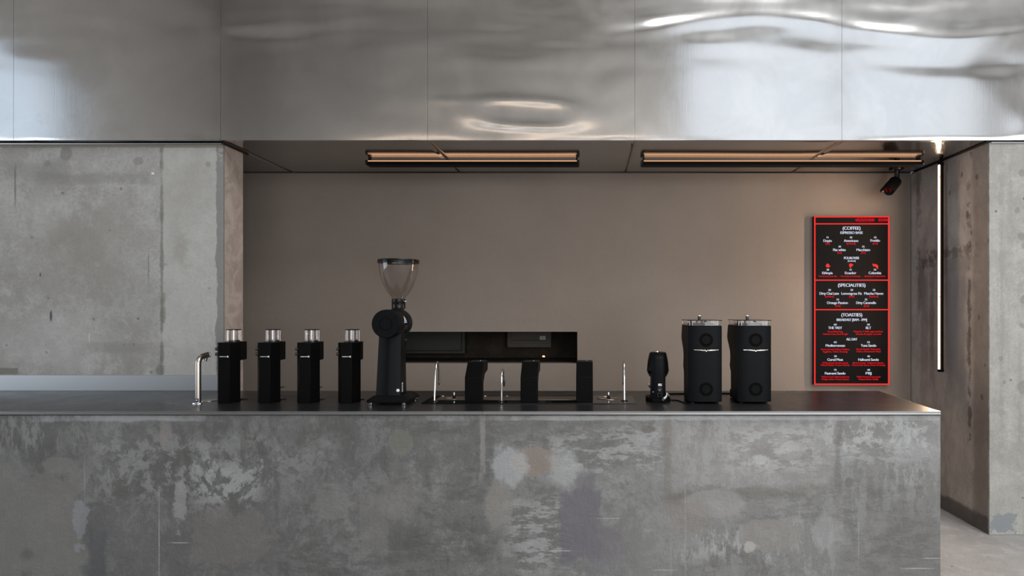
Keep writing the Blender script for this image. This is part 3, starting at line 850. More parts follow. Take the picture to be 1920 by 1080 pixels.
# ================================================================== LIGHTS ON THE NICHE
def batten(x0, x1, label):
    yl = 1.1238 * DH
    t = thing('linear_lamp', label, 'lamp', ((x0 + x1) / 2, yl, CEIL - 0.051), 0, 'linear ceiling lamps over the bar')
    L = (x1 - x0) / 2
    prof = [(-0.042, 0.0), (0.042, 0.0), (0.042, 0.022), (0.037, 0.022), (0.037, 0.010), (-0.037, 0.010), (-0.037, 0.022), (-0.042, 0.022)]
    obj('housing', prism(prof, 'x', -L, L), MAT['black_matt'], t, smooth=False)
    # lit strip lying in the channel, with side lips whose caught light is given as their own glow
    dp = [(0.030 * math.cos(R(a)), 0.0105 + 0.0150 * math.sin(R(a))) for a in range(0, 181, 15)]
    obj('diffuser', prism(dp, 'x', -L + 0.022, L - 0.022), MAT['lamp_warm'], t)
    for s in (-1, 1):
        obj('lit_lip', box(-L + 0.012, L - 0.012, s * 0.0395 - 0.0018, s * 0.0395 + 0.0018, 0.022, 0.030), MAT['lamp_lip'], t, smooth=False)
    for s in (-1, 1):
        cap = bmesh.new()
        box(s * L - 0.006, s * L + 0.006, -0.045, 0.045, 0.004, 0.032, cap)
        obj('end_cap', cap, MAT['black_gloss'], t, bev=0.002)
        cp = bmesh.new()
        box(s * (L - 0.012) - 0.006, s * (L - 0.012) + 0.006, -0.02, 0.02, 0.024, 0.0500, cp)
        obj('mounting_clip', cp, MAT['black_gloss'], t, bev=0.001)
    return t
batten(W(690.5, 0, 1.1238).x, W(1085, 0, 1.1238).x, 'shorter of the two black linear lamps under the shiny ceiling, left one')
batten(W(1203, 0, 1.1238).x, W(1725, 0, 1.1238).x, 'longer of the two black linear lamps under the shiny ceiling, above the menu')

# upright tube by the right wall
tx, ty = W(1764, 0, 1.1174).x, 1.1174 * DH
tz0, tz1 = W(0, 697, 1.1174).z, W(0, 305, 1.1174).z
t = thing('tube_lamp', 'upright glowing tube lamp with black back hanging by the right concrete wall', 'lamp', (tx, ty, tz0))
H = tz1 - tz0
rt = 0.0172
def arc(r, a0, a1, n=14):
    return [(r * math.cos(R(a0 + (a1 - a0) * k / n)), r * math.sin(R(a0 + (a1 - a0) * k / n))) for k in range(n + 1)]
obj('housing', prism(arc(rt, -122, 140), 'z', 0.016, H - 0.014), MAT['black_paint'], t)
V, F = [], []
df = obj('diffuser', prism(arc(rt * 0.98, 174, 214), 'z', 0.017, H - 0.018), MAT['tube_warm'], t)
for a0_, a1_ in ((140, 174), (214, 238)):  # side strips of the diffuser, glowing orange to imitate lens bloom
    obj('bloom_edge', prism(arc(rt * 0.98, a0_, a1_, 4) + arc(rt * 0.86, a1_, a0_, 4), 'z', 0.017, H - 0.018), MAT['tube_bloom'], df)
for z0, z1 in ((0, 0.018), (H - 0.018, H)):
    obj('end_cap', prism(circ(rt + 0.002, n=24), 'z', z0, z1), MAT['black_matt'], t, bev=0.001)
obj('hook', tube([(0.003, 0, H), (0.003, 0, H + 0.012)], 0.002, 8), MAT['black_matt'], t)
obj('hanger_ball', lathe([(0, CEIL - tz0 - 0.0295), (0.010, CEIL - tz0 - 0.027), (0.014, CEIL - tz0 - 0.018), (0.014, CEIL - tz0 - 0.008), (0.009, CEIL - tz0 - 0.001), (0, CEIL - tz0 - 0.0005)], (0.004, 0, 0), 18), MAT['black_matt'], t)
obj('cord', tube(curve([(0.008, 0, H - 0.004), (0.019, 0.0, H + 0.004), (0.019, 0.0, H + 0.014), (0.008, 0, CEIL - tz0 - 0.016)], 6), 0.0016, 8), MAT['black_rubber'], t)

# security camera on the ceiling
p = W(1681, 316, 1.203)
t = thing('security_camera', 'black bullet security camera angled down from the ceiling above the menu screen', 'camera', (p.x, 1.203 * DH, CEIL))
obj('mount_plate', lathe([(0, -0.001), (0.052, -0.001), (0.053, -0.008), (0.050, -0.014), (0.022, -0.016), (0.0, -0.016)], (0, 0, 0), 32), MAT['black_gloss'], t)
for s in (-1, 1):
    obj('screw', prism(circ(0.004, s * 0.036, -0.03, 10), 'z', -0.0175, -0.013), MAT['chrome'], t)
obj('stem', lathe([(0.0, -0.014), (0.020, -0.014), (0.018, -0.03), (0.018, -0.082), (0.021, -0.086), (0.019, -0.100), (0, -0.103)], (0.003, 0, 0), 24), MAT['black_gloss'], t)
dv = Vector((-0.105, -0.085, -0.092)).normalized()
rot = dv.to_track_quat('Z', 'Y').to_matrix().to_4x4()
c0 = Vector((0.004, 0.012, -0.092))
bd = lathe([(0, 0), (0.027, 0.0), (0.041, 0.012), (0.042, 0.145), (0.039, 0.150), (0.036, 0.146), (0.0, 0.146)], (0, 0, 0), 32)
bmesh.ops.transform(bd, matrix=Matrix.Translation(c0) @ rot, verts=bd.verts)
body = obj('camera_body', bd, MAT['black_gloss'], t)
# sun hood: open half shell over the body
up = (rot.inverted() @ Vector((0, 0, 1, 0))).to_3d()
au = math.degrees(math.atan2(up.y, up.x))
V, F = [], []
for j, zz in enumerate((0.02, 0.185)):
    for rr in (0.0455, 0.048):
        for k in range(17):
            a = R(au - 85 + 170 * k / 16)
            V.append(tuple(c0 + rot.to_3x3() @ Vector((rr * math.cos(a), rr * math.sin(a), zz if abs(k - 8) < 7 else zz - 0.012 * j))))
for k in range(16):
    F += [(k, k + 1, 34 + k + 1, 34 + k), (17 + k, 51 + k, 51 + k + 1, 17 + k + 1), (34 + k, 34 + k + 1, 51 + k + 1, 51 + k), (k, 17 + k, 17 + k + 1, k + 1)]
F += [(0, 34, 51, 17), (16, 33, 67, 50)]
obj('sun_hood', (V, F), MAT['black_matt'], t)
for s in (-1, 1):
    irb = box(-0.004, 0.004, -0.016, 0.016, 0.1463, 0.1475)
    bmesh.ops.transform(irb, matrix=Matrix.Translation(c0) @ rot @ Matrix.Rotation(R(au + 90), 4, 'Z') @ Matrix.Translation((s * 0.014, -0.006, 0)), verts=irb.verts)
    obj('infrared_light', irb, MAT['infrared'], t, smooth=False)
for k in (0.05, 0.14):
    sm_ = prism(circ(0.003, n=10), 'z', 0, 0.0025)
    a = R(au + 38)
    q = Vector((math.cos(a), math.sin(a), 0))
    mm = q.to_track_quat('Z', 'Y').to_matrix().to_4x4()
    bmesh.ops.transform(sm_, matrix=Matrix.Translation(c0) @ rot @ Matrix.Translation((0.0478 * q.x, 0.0478 * q.y, k)) @ mm, verts=sm_.verts)
    obj('screw', sm_, MAT['chrome'], t)

# ================================================================== MENU SCREEN
RS = 1.229
KS = RS * U
ys = RS * DH
scx, scz = W(1597, 0, RS).x, W(0, 721.7, RS).z
t = thing('menu_screen', 'tall black menu screen with red borders on the back wall', 'screen', (scx, ys, scz))
def sx_(x): return (x - 1597) * KS
def sz_(y): return (721.7 - y) * KS
sw, sh = 70.6 * KS, (721.7 - 405.2) * KS
obj('casing', box(-sw, sw, 0.0, YB - ys - 0.002, 0, sh), MAT['screen_black'], t, bev=0.002)
lw_ = 2.6 * KS
def bar(x0, x1, z0, z1):
    return box(x0, x1, -0.0012, 0.001, z0, z1)
for nm, x0, x1, z0, z1 in (('border', -sw, sw, sh - lw_, sh), ('border', -sw, sw, 0, lw_), ('border', -sw, -sw + lw_, lw_, sh - lw_), ('border', sw - lw_, sw, lw_, sh - lw_)):
    obj(nm, bar(x0, x1, z0, z1), MAT['screen_red'], t, smooth=False)
for y in (419.7, 525.3, 580.6):
    obj('divider', bar(-sw + lw_, sw - lw_, sz_(y) - 1.1 * KS, sz_(y) + 1.1 * KS), MAT['screen_red'], t, smooth=False)
A, B = 6.356, 6.353
def ta(lst, h, oy, sc):
    return [(s, sx_(1510 + x / sc), sz_(oy + y / sc), w / sc * KS, h * KS) for s, x, y, w in lst]
def put_text(name, items, mat):
    for it in items:
        V, F = letters([it])
        obj(name, ([(x, -0.0008, y) for x, y, z in V], F), mat, t, smooth=False)
put_text('heading_lettering', ta([('(COFFEE)', 551, 208, 212), ('(SPECIALITIES)', 552, 887, 328)], 6.0, 395, A) + ta([('(TOASTIES)', 553, 192, 248)], 6.0, 560, B), MAT['screen_white'])
put_text('subheading_lettering', ta([('ESPRESSO BASE', 551, 262, 266), ('POUROVER', 551, 564, 182)], 4.7, 395, A) + ta([('BREAKFAST [8AM - 1PM]', 553, 251, 360), ('ALL DAY', 553, 483, 130)], 4.7, 560, B) + ta([('[hot/iced]', 552, 598, 90)], 3.0, 395, A), MAT['screen_white'])
put_text('coffee_lettering', ta([('Dopio', 265, 357, 98), ('Americano', 545, 357, 172), ('Freddo', 832, 355, 112), ('Flat white', 406, 466, 150), ('Macchiato', 691, 466, 163), ('Ethiopia', 263, 741, 124), ('Ecuador', 539, 741, 134), ('Colombia', 829, 741, 150)], 4.7, 395, A)
         + ta([('15', 265, 318, 24), ('20', 543, 318, 31), ('35', 832, 318, 31), ('30', 409, 428, 31), ('35', 690, 428, 31), ('28', 267, 703, 31), ('15', 540, 703, 24), ('35', 829, 703, 31)], 3.4, 395, A), MAT['screen_white'])
put_text('speciality_lettering', ta([('Dirty Chai Latte', 285, 986, 230), ('Lemongrass Fiz', 551, 986, 244), ('Matcha Haven', 814, 986, 226)], 4.7, 395, A) + ta([('28', 288, 945, 31), ('28', 552, 945, 31), ('28', 817, 945, 31)], 3.4, 395, A)
         + ta([('Orange Passion', 381, 48, 248), ('Dirty Caramello', 724, 48, 236)], 4.7, 560, B) + ta([('35', 385, 10, 31), ('35', 722, 10, 31)], 3.4, 560, B), MAT['screen_white'])
put_text('toastie_lettering', ta([('THE TREY', 355, 347, 164), ('BLT', 752, 347, 62), ('Mediterranean', 357, 557, 228), ('Tuna Sando', 752, 557, 184), ('Cured Meat', 355, 725, 186), ('Halloumi Sando', 752, 725, 244), ('Pastrami Sando', 355, 888, 244), ('PBJ', 753, 888, 68)], 4.7, 560, B)
         + ta([('60', 356, 308, 35), ('50', 752, 308, 33), ('65', 356, 518, 35), ('55', 752, 518, 33), ('70', 357, 686, 33), ('45', 752, 686, 33), ('75', 356, 848, 31), ('40', 753, 848, 35)], 3.4, 560, B), MAT['screen_white'])
put_text('red_note_lettering', ta([('[hot]', 266, 392, 48), ('[hot/iced]', 545, 392, 102), ('[iced]', 832, 390, 58), ('[hot]', 407, 500, 48), ('[hot]', 691, 500, 48), ('[hot/iced]', 286, 1022, 102), ('[iced]', 552, 1022, 58), ('[hot/iced]', 816, 1022, 104)], 3.3, 395, A) + ta([('[iced]', 387, 85, 58), ('[iced]', 727, 85, 58)], 3.3, 560, B), MAT['screen_red_text'])
put_text('red_ingredient_lettering', ta([('Yuzu & Sweet cacao nibs', 266, 780, 220), ('Cherry Jam & Cantaloupe', 540, 780, 240), ('Blueberry & Tropical Notes', 830, 780, 246)], 2.7, 395, A)
         + ta([('Scrambled Egg,', 355, 390, 184), ('Labneh, Feta, Sourdough', 357, 420, 294), ('Pastrma, Truffle eggs stacked,', 750, 390, 344), ('Cheese & argula, avocado', 754, 420, 304),
               ('Brown bread, Onion, Shallots,', 357, 602, 338), ('Eggplant, Tahini dressing', 357, 630, 292), ('Brown bread, Tuna meat,', 753, 600, 288), ('Onion, Homemade Mayo', 755, 628, 290),
               ('White bread, Smoke cured,', 355, 764, 310), ('Mixed Pickles, Cream Cheese', 357, 790, 342), ('Brown bread,  Halloumi Cheese,', 752, 764, 372), ('Chermoula Sauce, Pesto Dressing', 753, 790, 396),
               ('White bread, Salted pastrami,', 356, 930, 334), ('Crispy onion, Cream cheese', 356, 958, 328), ('White bread, homemade', 753, 930, 286), ('Peanut butter & Jelly', 753, 958, 236)], 3.1, 560, B), MAT['screen_red_text'])
# map silhouettes over the pour-over names
maps = [[(243, 650), (252, 640), (262, 630), (274, 632), (284, 640), (284, 652), (301, 661), (288, 672), (270, 679), (254, 672), (244, 664)],
        [(524, 632), (540, 628), (556, 634), (570, 640), (570, 652), (556, 662), (546, 668), (540, 682), (526, 676), (530, 662), (518, 656), (522, 644)],
        [(800, 634), (812, 630), (826, 638), (842, 636), (858, 646), (868, 656), (868, 690), (856, 694), (848, 678), (836, 670), (822, 664), (806, 662), (802, 648)]]
for mp in maps:
    pts = [(sx_(1510 + x / A), sz_(395 + y / A)) for x, y in mp]
    obj('map_shape', prism(pts, 'y', -0.001, 0.001), MAT['screen_red'], t, smooth=False)
# scrolling red banner, smeared in the picture
for x0, x1 in ((1603.5, 1640), (1646.5, 1664.6)):
    n = 18
    pts = []
    for k in range(n):
        x = x0 + (x1 - x0) * k / (n - 1)
        pts.append((sx_(x), sz_(409.9 + 0.5 * math.sin(k * 1.9) + (1.2 if k in (0, n - 1) else 0))))
    for k in reversed(range(n)):
        x = x0 + (x1 - x0) * k / (n - 1)
        pts.append((sx_(x), sz_(415.0 - 0.5 * math.sin(k * 2.3 + 1) - (1.2 if k in (0, n - 1) else 0))))
    o = obj('banner_smear', prism(pts, 'y', -0.0009, 0.001), MAT['screen_red_blur'], t, smooth=False)
    m = 5 if x1 - x0 > 25 else 3
    for k in range(m):
        xx = x0 + (x1 - x0) * (0.2 + 0.55 * k / m)
        obj('dark_smear', box(sx_(xx - 1.3), sx_(xx + 1.3), -0.0011, 0, sz_(412.9), sz_(411.9)), MAT['screen_black'], o, smooth=False)

# ================================================================== SERVICE CUPBOARD THINGS
def PW(x, y, Y): return W(x, y, Y / DH)
yp = cy1 - 0.10
t = thing('electrical_cabinet', 'wide dark grey electrical cabinet seen in the wall opening beside the grinder', 'cabinet', (0, 0, 0))
a, b = PW(871.6, 663, yp), PW(865, 657, yp)
obj('casing', box(-1.95, a.x, yp, cy1 - 0.001, a.z, 1.75), MAT['panel_dark'], t, bev=0.003)
obj('door', box(-1.90, b.x, yp - 0.012, yp - 0.002, b.z, 1.70), MAT['panel_dark'], t, bev=0.003)
obj('door_gap', box(-1.905, b.x + 0.006, yp - 0.002, yp, b.z - 0.006, 1.705), MAT['gap'], t, smooth=False)
t = thing('fuse_box', 'smaller brownish fuse box with slots and a pale label in the wall opening', 'fuse box', (0, 0, 0))
a0, a1 = PW(951, 651.6, yp), PW(1033.7, 651.6, yp)
obj('casing', box(a0.x, a1.x, yp, cy1 - 0.001, a0.z, 1.55), MAT['panel_metal'], t, bev=0.003)
c0_, c1_ = PW(957, 644, yp), PW(1028, 644, yp)
obj('cover', box(c0_.x, c1_.x, yp - 0.004, yp, c0_.z, 1.5), MAT['panel_metal'], t, bev=0.002)
for k in range(26):
    q = PW(961.5 + 61 * k / 25, 638, yp - 0.004)
    obj('slot', box(q.x - 0.0032, q.x + 0.0032, yp - 0.0052, yp - 0.003, q.z - 0.0035, q.z + 0.0035), MAT['gap'], t, smooth=False)
q0, q1 = PW(1012.3, 637, yp - 0.004), PW(1022.6, 630, yp - 0.004)
lab = obj('label', box(q0.x, q1.x, yp - 0.0055, yp - 0.003, q0.z, q1.z), MAT['white_paper'], t, smooth=False)
for k in range(4):
    z = q0.z + 0.004 + 0.007 * k
    obj('print_line', box(q0.x + 0.004, q1.x - 0.006 - 0.006 * (k % 2), yp - 0.0060, yp - 0.0050, z, z + 0.0022), MAT['panel_dark'], lab, smooth=False)
q = PW(1019.5, 678.5, cy1 - 0.05)
t = thing('spot_light', 'tiny glowing warm light at the bottom of the wall opening', 'light', (q.x, cy1 - 0.06, oz0))
obj('base', lathe([(0, -0.004), (0.018, -0.004), (0.018, 0.006), (0, 0.006)], (0, 0, 0), 20), MAT['black_matt'], t)
obj('bulb', lathe([(0.0, 0.006), (0.011, 0.006), (0.012, 0.012), (0.007, 0.018), (0, 0.020)], (0, 0, 0), 16), MAT['spark'], t)

# ================================================================== THINGS ON THE WORKTOP
def on_top(x, y):
    r = 157 / (y - 577)
    return Vector(((x - 1104) * r * U, r * DH, TOP))

# ---- stainless dispensing tap
q = on_top(371.6, 757)
t = thing('water_tap', 'bent brushed-steel tap standing on the worktop left of the black dispensers', 'tap', (q.x, q.y, TOP))
obj('pipe', tube([(0, 0, 0.004), (0, 0, 0.216)] + [(0, 0.030 - 0.030 * math.cos(R(a)), 0.216 + 0.032 * math.sin(R(a))) for a in range(10, 81, 10)] + [(0, 0.045, 0.250), (0, 0.086, 0.257)], 0.0147, 24), MAT['stainless'], t)
obj('base_ring', lathe([(0, 0), (0.020, 0), (0.020, 0.003), (0.0165, 0.006), (0, 0.006)], (0, 0, 0), 28), MAT['chrome'], t)
for s in (-1, 1):
    obj('fixing_screw', lathe([(0, 0), (0.006, 0), (0.0055, 0.005), (0, 0.007)], (s * 0.018, -0.012, 0), 12), MAT['chrome'], t)
obj('end_cap', lathe([(0, -0.002), (0.0158, -0.002), (0.0158, 0.006), (0.012, 0.009), (0, 0.010)], (0, 0.086, 0.257), 24, 'y'), MAT['chrome'], t)
obj('touch_strip', prism([(0.030, 0.2610), (0.030, 0.2645), (0.080, 0.2725), (0.080, 0.2695)], 'x', -0.008, 0.008), MAT['black_gloss'], t, bev=0.001)
obj('spout', lathe([(0, 0.222), (0.007, 0.222), (0.008, 0.232), (0.010, 0.234), (0.010, 0.255), (0, 0.255)], (0, 0.066, 0), 18), MAT['stainless'], t)
obj('spout', lathe([(0, 0.230), (0.003, 0.230), (0.003, 0.25), (0, 0.25)], (0, 0.046, 0), 10), MAT['chrome'], t)
st = obj('sticker', prism([(0.0150 * math.sin(R(a)), -0.0150 * math.cos(R(a))) for a in range(-40, 41, 10)] + [(0.0146 * math.sin(R(a)), -0.0146 * math.cos(R(a))) for a in range(40, -41, -10)], 'z', 0.010, 0.030), MAT['blue_sticker'], t)
obj('print_mark', box(-0.004, 0.004, -0.0155, -0.0149, 0.019, 0.024), MAT['white_print'], st, smooth=False)
q = on_top(391.5, 751)
tag(obj('drip_drain', lathe([(0, 0.001), (0.034, 0.001), (0.040, 0.002), (0.047, 0.003), (0.048, 0.0), (0, 0.0)], (q.x, q.y, TOP), 40), MAT['tray_steel']),
    'flat round steel drain set in the worktop below the bent tap', 'drain')

# ---- four hexagonal bean dispensers
def make_dispenser():
    t = thing('bean_dispenser', '-', 'coffee grinder', (0, 0, 0), 0, 'black hexagonal dispensers in a row')
    a, f = 0.0605, 0.0285
    hexa = [(-f, 0), (f, 0), (a, 0.058), (f, 0.118), (-f, 0.118), (-a, 0.058)]
    obj('body', prism(hexa, 'z', 0.0, 0.3276), MAT['black_matt'], t, bev=0.0015)
    hd = prism([(-0.041, 0.09), (0.041, 0.09), (0.041, 0.186), (-0.041, 0.186)], 'z', 0.2247, 0.3272)
    obj('grinding_head', hd, MAT['black_matt'], t, bev=0.003)
    obj('outlet', lathe([(0, 0.205), (0.016, 0.205), (0.020, 0.226), (0, 0.226)], (0, 0.150, 0), 20), MAT['black_rubber'], t)
    hp = obj('hopper', lathe([(0.0385, 0.3276), (0.0385, 0.394)], (0, 0.113, 0), 36), MAT['clear_plastic'], t)
    obj('inner_cone', lathe([(0.036, 0.3279), (0.030, 0.336), (0.012, 0.330), (0, 0.330)], (0, 0.113, 0), 28), MAT['black_gloss'], hp)
    for k in range(7):
        ang = R(51.4 * k + 12)
        obj('rib', box(-0.0012, 0.0012, -0.0008, 0.0008, 0.3278, 0.392), MAT['chrome'], hp, smooth=False).matrix_local = Matrix.Translation((0.0365 * math.cos(ang), 0.113 + 0.0365 * math.sin(ang), 0)) @ Matrix.Rotation(ang, 4, 'Z')
    obj('lid', lathe([(0, 0.3935), (0.0392, 0.3935), (0.0395, 0.397), (0.036, 0.3985), (0, 0.3985)], (0, 0.113, 0), 36), MAT['black_gloss'], hp)
    obj('collar', lathe([(0.0, 0.3276), (0.043, 0.3276), (0.042, 0.331), (0.039, 0.331), (0.0, 0.3285)], (0, 0.113, 0), 36), MAT['black_gloss'], t)
    n = Vector((-0.058, -0.032)).normalized()
    for z in (0.293, 0.265):
        bn = lathe([(0, 0), (0.0085, 0), (0.0085, 0.011), (0.006, 0.013), (0, 0.013)], (0, 0, 0), 18, 'x')
        bmesh.ops.transform(bn, matrix=Matrix.Translation((-0.0525, 0.0435, z)) @ Matrix.Rotation(math.atan2(n.y, n.x), 4, 'Z'), verts=bn.verts)
        obj('button', bn, MAT['grey_button'], t)
    V, F = letters([('marco', -0.0045, 0.2545, 0.034, 0.0072)])
    V = [(x, -0.0007, z) for x, z, _ in V]
    obj('lettering', (V, F), MAT['white_print'], t, smooth=False)
    obj('ring_mark', lathe([(0.0019, -0.0007), (0.0047, -0.0007), (0.0047, -0.0002), (0.0019, -0.0002)], (0.0195, 0, 0.2535), 18, 'y', closed=True), MAT['white_print'], t)
    obj('cup_plate', lathe([(0, 0.0), (0.052, 0.0), (0.052, 0.003), (0.049, 0.005), (0, 0.005)], (0, 0.160, 0), 36), MAT['black_gloss'], t)
    return t
disp = make_dispenser()
spots = [(419.8, 'first of four black hexagonal dispensers, right beside the steel tap'), (496.2, 'second of four black hexagonal dispensers counting from the steel tap'),
         (571.5, 'third of four black hexagonal dispensers counting from the steel tap'), (649.5, 'last of four black hexagonal dispensers, nearest the tall hopper grinder')]
for i, (x, lab_) in enumerate(spots):
    o = disp if i == 0 else copy_tree(disp)
    q = on_top(x, 756.6)
    o.location = (q.x, q.y, TOP)
    o.rotation_euler = (0, 0, R(5))
    o['label'] = lab_
    if i in (1, 2):
        cr = obj('cup_rest', prism(rrect(0.05, 0.075, 0.012, 0.012, 0.155), 'z', 0.066, 0.0695), MAT['black_gloss'], o)

# ---- tall shop grinder with a funnel hopper
gx, gy = -1.077, 3.385
t = thing('hopper_grinder', 'tall black shop grinder with a clear funnel hopper and round motor', 'coffee grinder', (gx, gy, TOP))
bx0, bx1, by1 = -0.105, 0.116, 0.262
def ring_pts(x0, x1, y0, y1, c):
    return [(x0 + c, y0), (x1 - c, y0), (x1, y0 + c), (x1, y1 - c), (x1 - c, y1), (x0 + c, y1), (x0, y1 - c), (x0, y0 + c)]
bm = prism(ring_pts(bx0, bx1, 0, by1, 0.018), 'z', 0.014, 0.024)
prism(ring_pts(bx0, bx1, 0, by1, 0.018), 'z', 0.024, 0.048, bm, ring_pts(bx0 + 0.03, bx1 - 0.03, 0.022, by1 - 0.02, 0.016))
obj('base_plate', bm, MAT['black_paint'], t, bev=0.0015)
for x, y in ((bx0 + 0.022, 0.02), (bx1 - 0.022, 0.02), (bx0 + 0.022, by1 - 0.022), (bx1 - 0.022, by1 - 0.022)):
    obj('foot', lathe([(0, 0), (0.011, 0), (0.013, 0.003), (0.013, 0.009), (0.008, 0.011), (0.008, 0.015), (0, 0.015)], (x, y, 0), 20), MAT['chrome'], t)
pb = [(-0.070, 0.062), (-0.0125, 0.033), (0.0115, 0.033), (0.066, 0.055), (0.058, 0.19), (-0.062, 0.19)]
pt = [(-0.062, 0.092), (-0.012, 0.068), (0.011, 0.068), (0.058, 0.088), (0.052, 0.19), (-0.055, 0.19)]
obj('column', prism(pb, 'z', 0.046, 0.385, None, pt), MAT['black_paint'], t, bev=0.0012)
mc = 0.4323
obj('motor', lathe([(0, 0.008), (0.073, 0.008), (0.0755, 0.012), (0.0764, 0.018), (0.0764, 0.175), (0.074, 0.180), (0.074, 0.186), (0.082, 0.190), (0.083, 0.205), (0.076, 0.250), (0.060, 0.285), (0.03, 0.292), (0, 0.292)], (0, 0, mc), 56, 'y'), MAT['black_paint'], t)
obj('motor_cap', lathe([(0.030, 0.0075), (0.0305, 0.0055), (0.033, 0.0055), (0.0335, 0.0085)], (0, 0, mc), 48, 'y', closed=True), MAT['black_matt'], t)
for k in range(4):
    a = R(35 + 90 * k)
    obj('cap_screw', lathe([(0, 0.0062), (0.0035, 0.0062), (0.004, 0.009), (0, 0.009)], (0.060 * math.cos(a), 0, mc + 0.060 * math.sin(a)), 12, 'y'), MAT['black_matt'], t)
for k in range(7):
    for s in (0, 1):
        ang = R(-12 - 9 * s)
        y = 0.10 + 0.010 * k
        ob = obj('cooling_slot', box(-0.0008, 0.0006, -0.0028, 0.0028, -0.005, 0.005), MAT['gap'], t, smooth=False)
        ob.matrix_local = Matrix.Translation((0.0764 * math.cos(ang), y, mc + 0.0764 * math.sin(ang))) @ Matrix.Rotation(-ang, 4, 'Y')
hy = 0.239
obj('neck', lathe([(0.030, 0.495), (0.030, 0.516), (0.026, 0.516)], (0, hy, 0), 28), MAT['black_gloss'], t)
obj('collar', lathe([(0, 0.512), (0.0375, 0.512), (0.038, 0.514), (0.038, 0.538), (0.0372, 0.540), (0.038, 0.542), (0.038, 0.566), (0.034, 0.569), (0.0, 0.569)], (0, hy, 0), 36), MAT['black_gloss'], t)
hp = obj('hopper', lathe([(0.034, 0.566), (0.040, 0.578), (0.052, 0.594), (0.0665, 0.614), (0.0795, 0.638), (0.0905, 0.664), (0.099, 0.692), (0.105, 0.718), (0.1088, 0.744), (0.111, 0.768)], (0, hy, 0), 56), MAT['clear_plastic'], t)
obj('lid', lathe([(0, 0.790), (0.104, 0.7905), (0.113, 0.789), (0.1147, 0.785), (0.1147, 0.770), (0.111, 0.768), (0.107, 0.771), (0.107, 0.784), (0, 0.785)], (0, hy, 0), 56), MAT['black_gloss'], hp)
obj('lid_knob', lathe([(0, 0.770), (0.008, 0.770), (0.010, 0.774), (0.006, 0.785), (0, 0.785)], (-0.03, hy, 0), 16), MAT['chrome'], hp)
obj('slide_lever', tube([(0.030, hy - 0.015, 0.554), (0.052, hy - 0.024, 0.554)], [0.0035, 0.0045], 12), MAT['chrome'], t)
sp = bmesh.new()
prism([(0.195, 0.372), (0.275, 0.380), (0.288, 0.350), (0.27, 0.318), (0.252, 0.283), (0.24, 0.275), (0.225, 0.285), (0.215, 0.33)], 'x', -0.032, 0.034, sp)
so = obj('grounds_spout', sp, MAT['black_gloss'], t, bev=0.006)
obj('clamp', lathe([(0, 0), (0.007, 0.0), (0.007, 0.014), (0, 0.014)], (0.030, 0.238, 0.36), 14, 'x'), MAT['chrome'], so)
obj('clamp', lathe([(0, 0), (0.005, 0.0), (0.005, 0.012), (0, 0.012)], (0.030, 0.262, 0.336), 14, 'x'), MAT['chrome'], so)
obj('thumb_nut', lathe([(0, 0), (0.005, 0.0), (0.005, 0.010), (0, 0.010)], (0.031, 0.247, 0.312), 14, 'x'), MAT['black_matt'], so)
# triangular maker's sticker on the motor
def on_motor(y, ang, lift=0.0007):
    rr = 0.0764 + lift
    return (rr * math.cos(ang), y, mc + rr * math.sin(ang))
a0, a1 = R(3), R(33)
V = [on_motor(0.083, a0), on_motor(0.137, a0)] + [on_motor(0.110 + s * 0.027 * (1 - k / 4), a0 + (a1 - a0) * k / 4) for k in range(1, 5) for s in (-1, 1)]
F = [(0, 1, 3, 2), (2, 3, 5, 4), (4, 5, 7, 6), (6, 7, 9)]
stick = obj('sticker', (V, F), MAT['white_print'], t)
V = [on_motor(0.101, R(13), 0.0011), on_motor(0.119, R(13), 0.0011), on_motor(0.110, R(26), 0.0011)]
obj('red_mark', (V, [(0, 1, 2)]), MAT['red_print'], stick)
V = [on_motor(0.090, R(5), 0.0011), on_motor(0.130, R(5), 0.0011), on_motor(0.126, R(11), 0.0011), on_motor(0.094, R(11), 0.0011)]
obj('blue_mark', (V, [(0, 1, 2, 3)]), MAT['blue_print'], stick)
# round button and rating label near the foot
dirv = Vector((0.066 - 0.0115, 0.055 - 0.033, 0)).normalized()
nrm = Vector((dirv.y, -dirv.x, 0))
rb = lathe([(0, 0), (0.0085, 0), (0.0085, 0.002), (0.007, 0.003), (0, 0.003)], (0, 0, 0), 22)
bmesh.ops.transform(rb, matrix=Matrix.Translation(Vector((0.052, 0.0515, 0.074))) @ nrm.to_track_quat('Z', 'Y').to_matrix().to_4x4(), verts=rb.verts)
obj('round_button', rb, MAT['white_print'], t)
rl = obj('rating_label', ([(0.0663, 0.072, 0.062), (0.0643, 0.105, 0.062), (0.0626, 0.108, 0.112), (0.0650, 0.078, 0.112)], [(0, 1, 2, 3)]), MAT['white_paper'], t, smooth=False)
for k in range(5):
    z = 0.068 + 0.008 * k
    f = (z - 0.062) / 0.05
    xx = 0.0668 - 0.0014 * f
    obj('print_line', ([(xx, 0.076 + 0.004 * f, z), (xx - 0.0016, 0.101 + 0.003 * f, z), (xx - 0.0016, 0.101 + 0.003 * f, z + 0.003), (xx, 0.076 + 0.004 * f, z + 0.003)], [(0, 1, 2, 3)]), MAT['panel_dark'], rl, smooth=False)

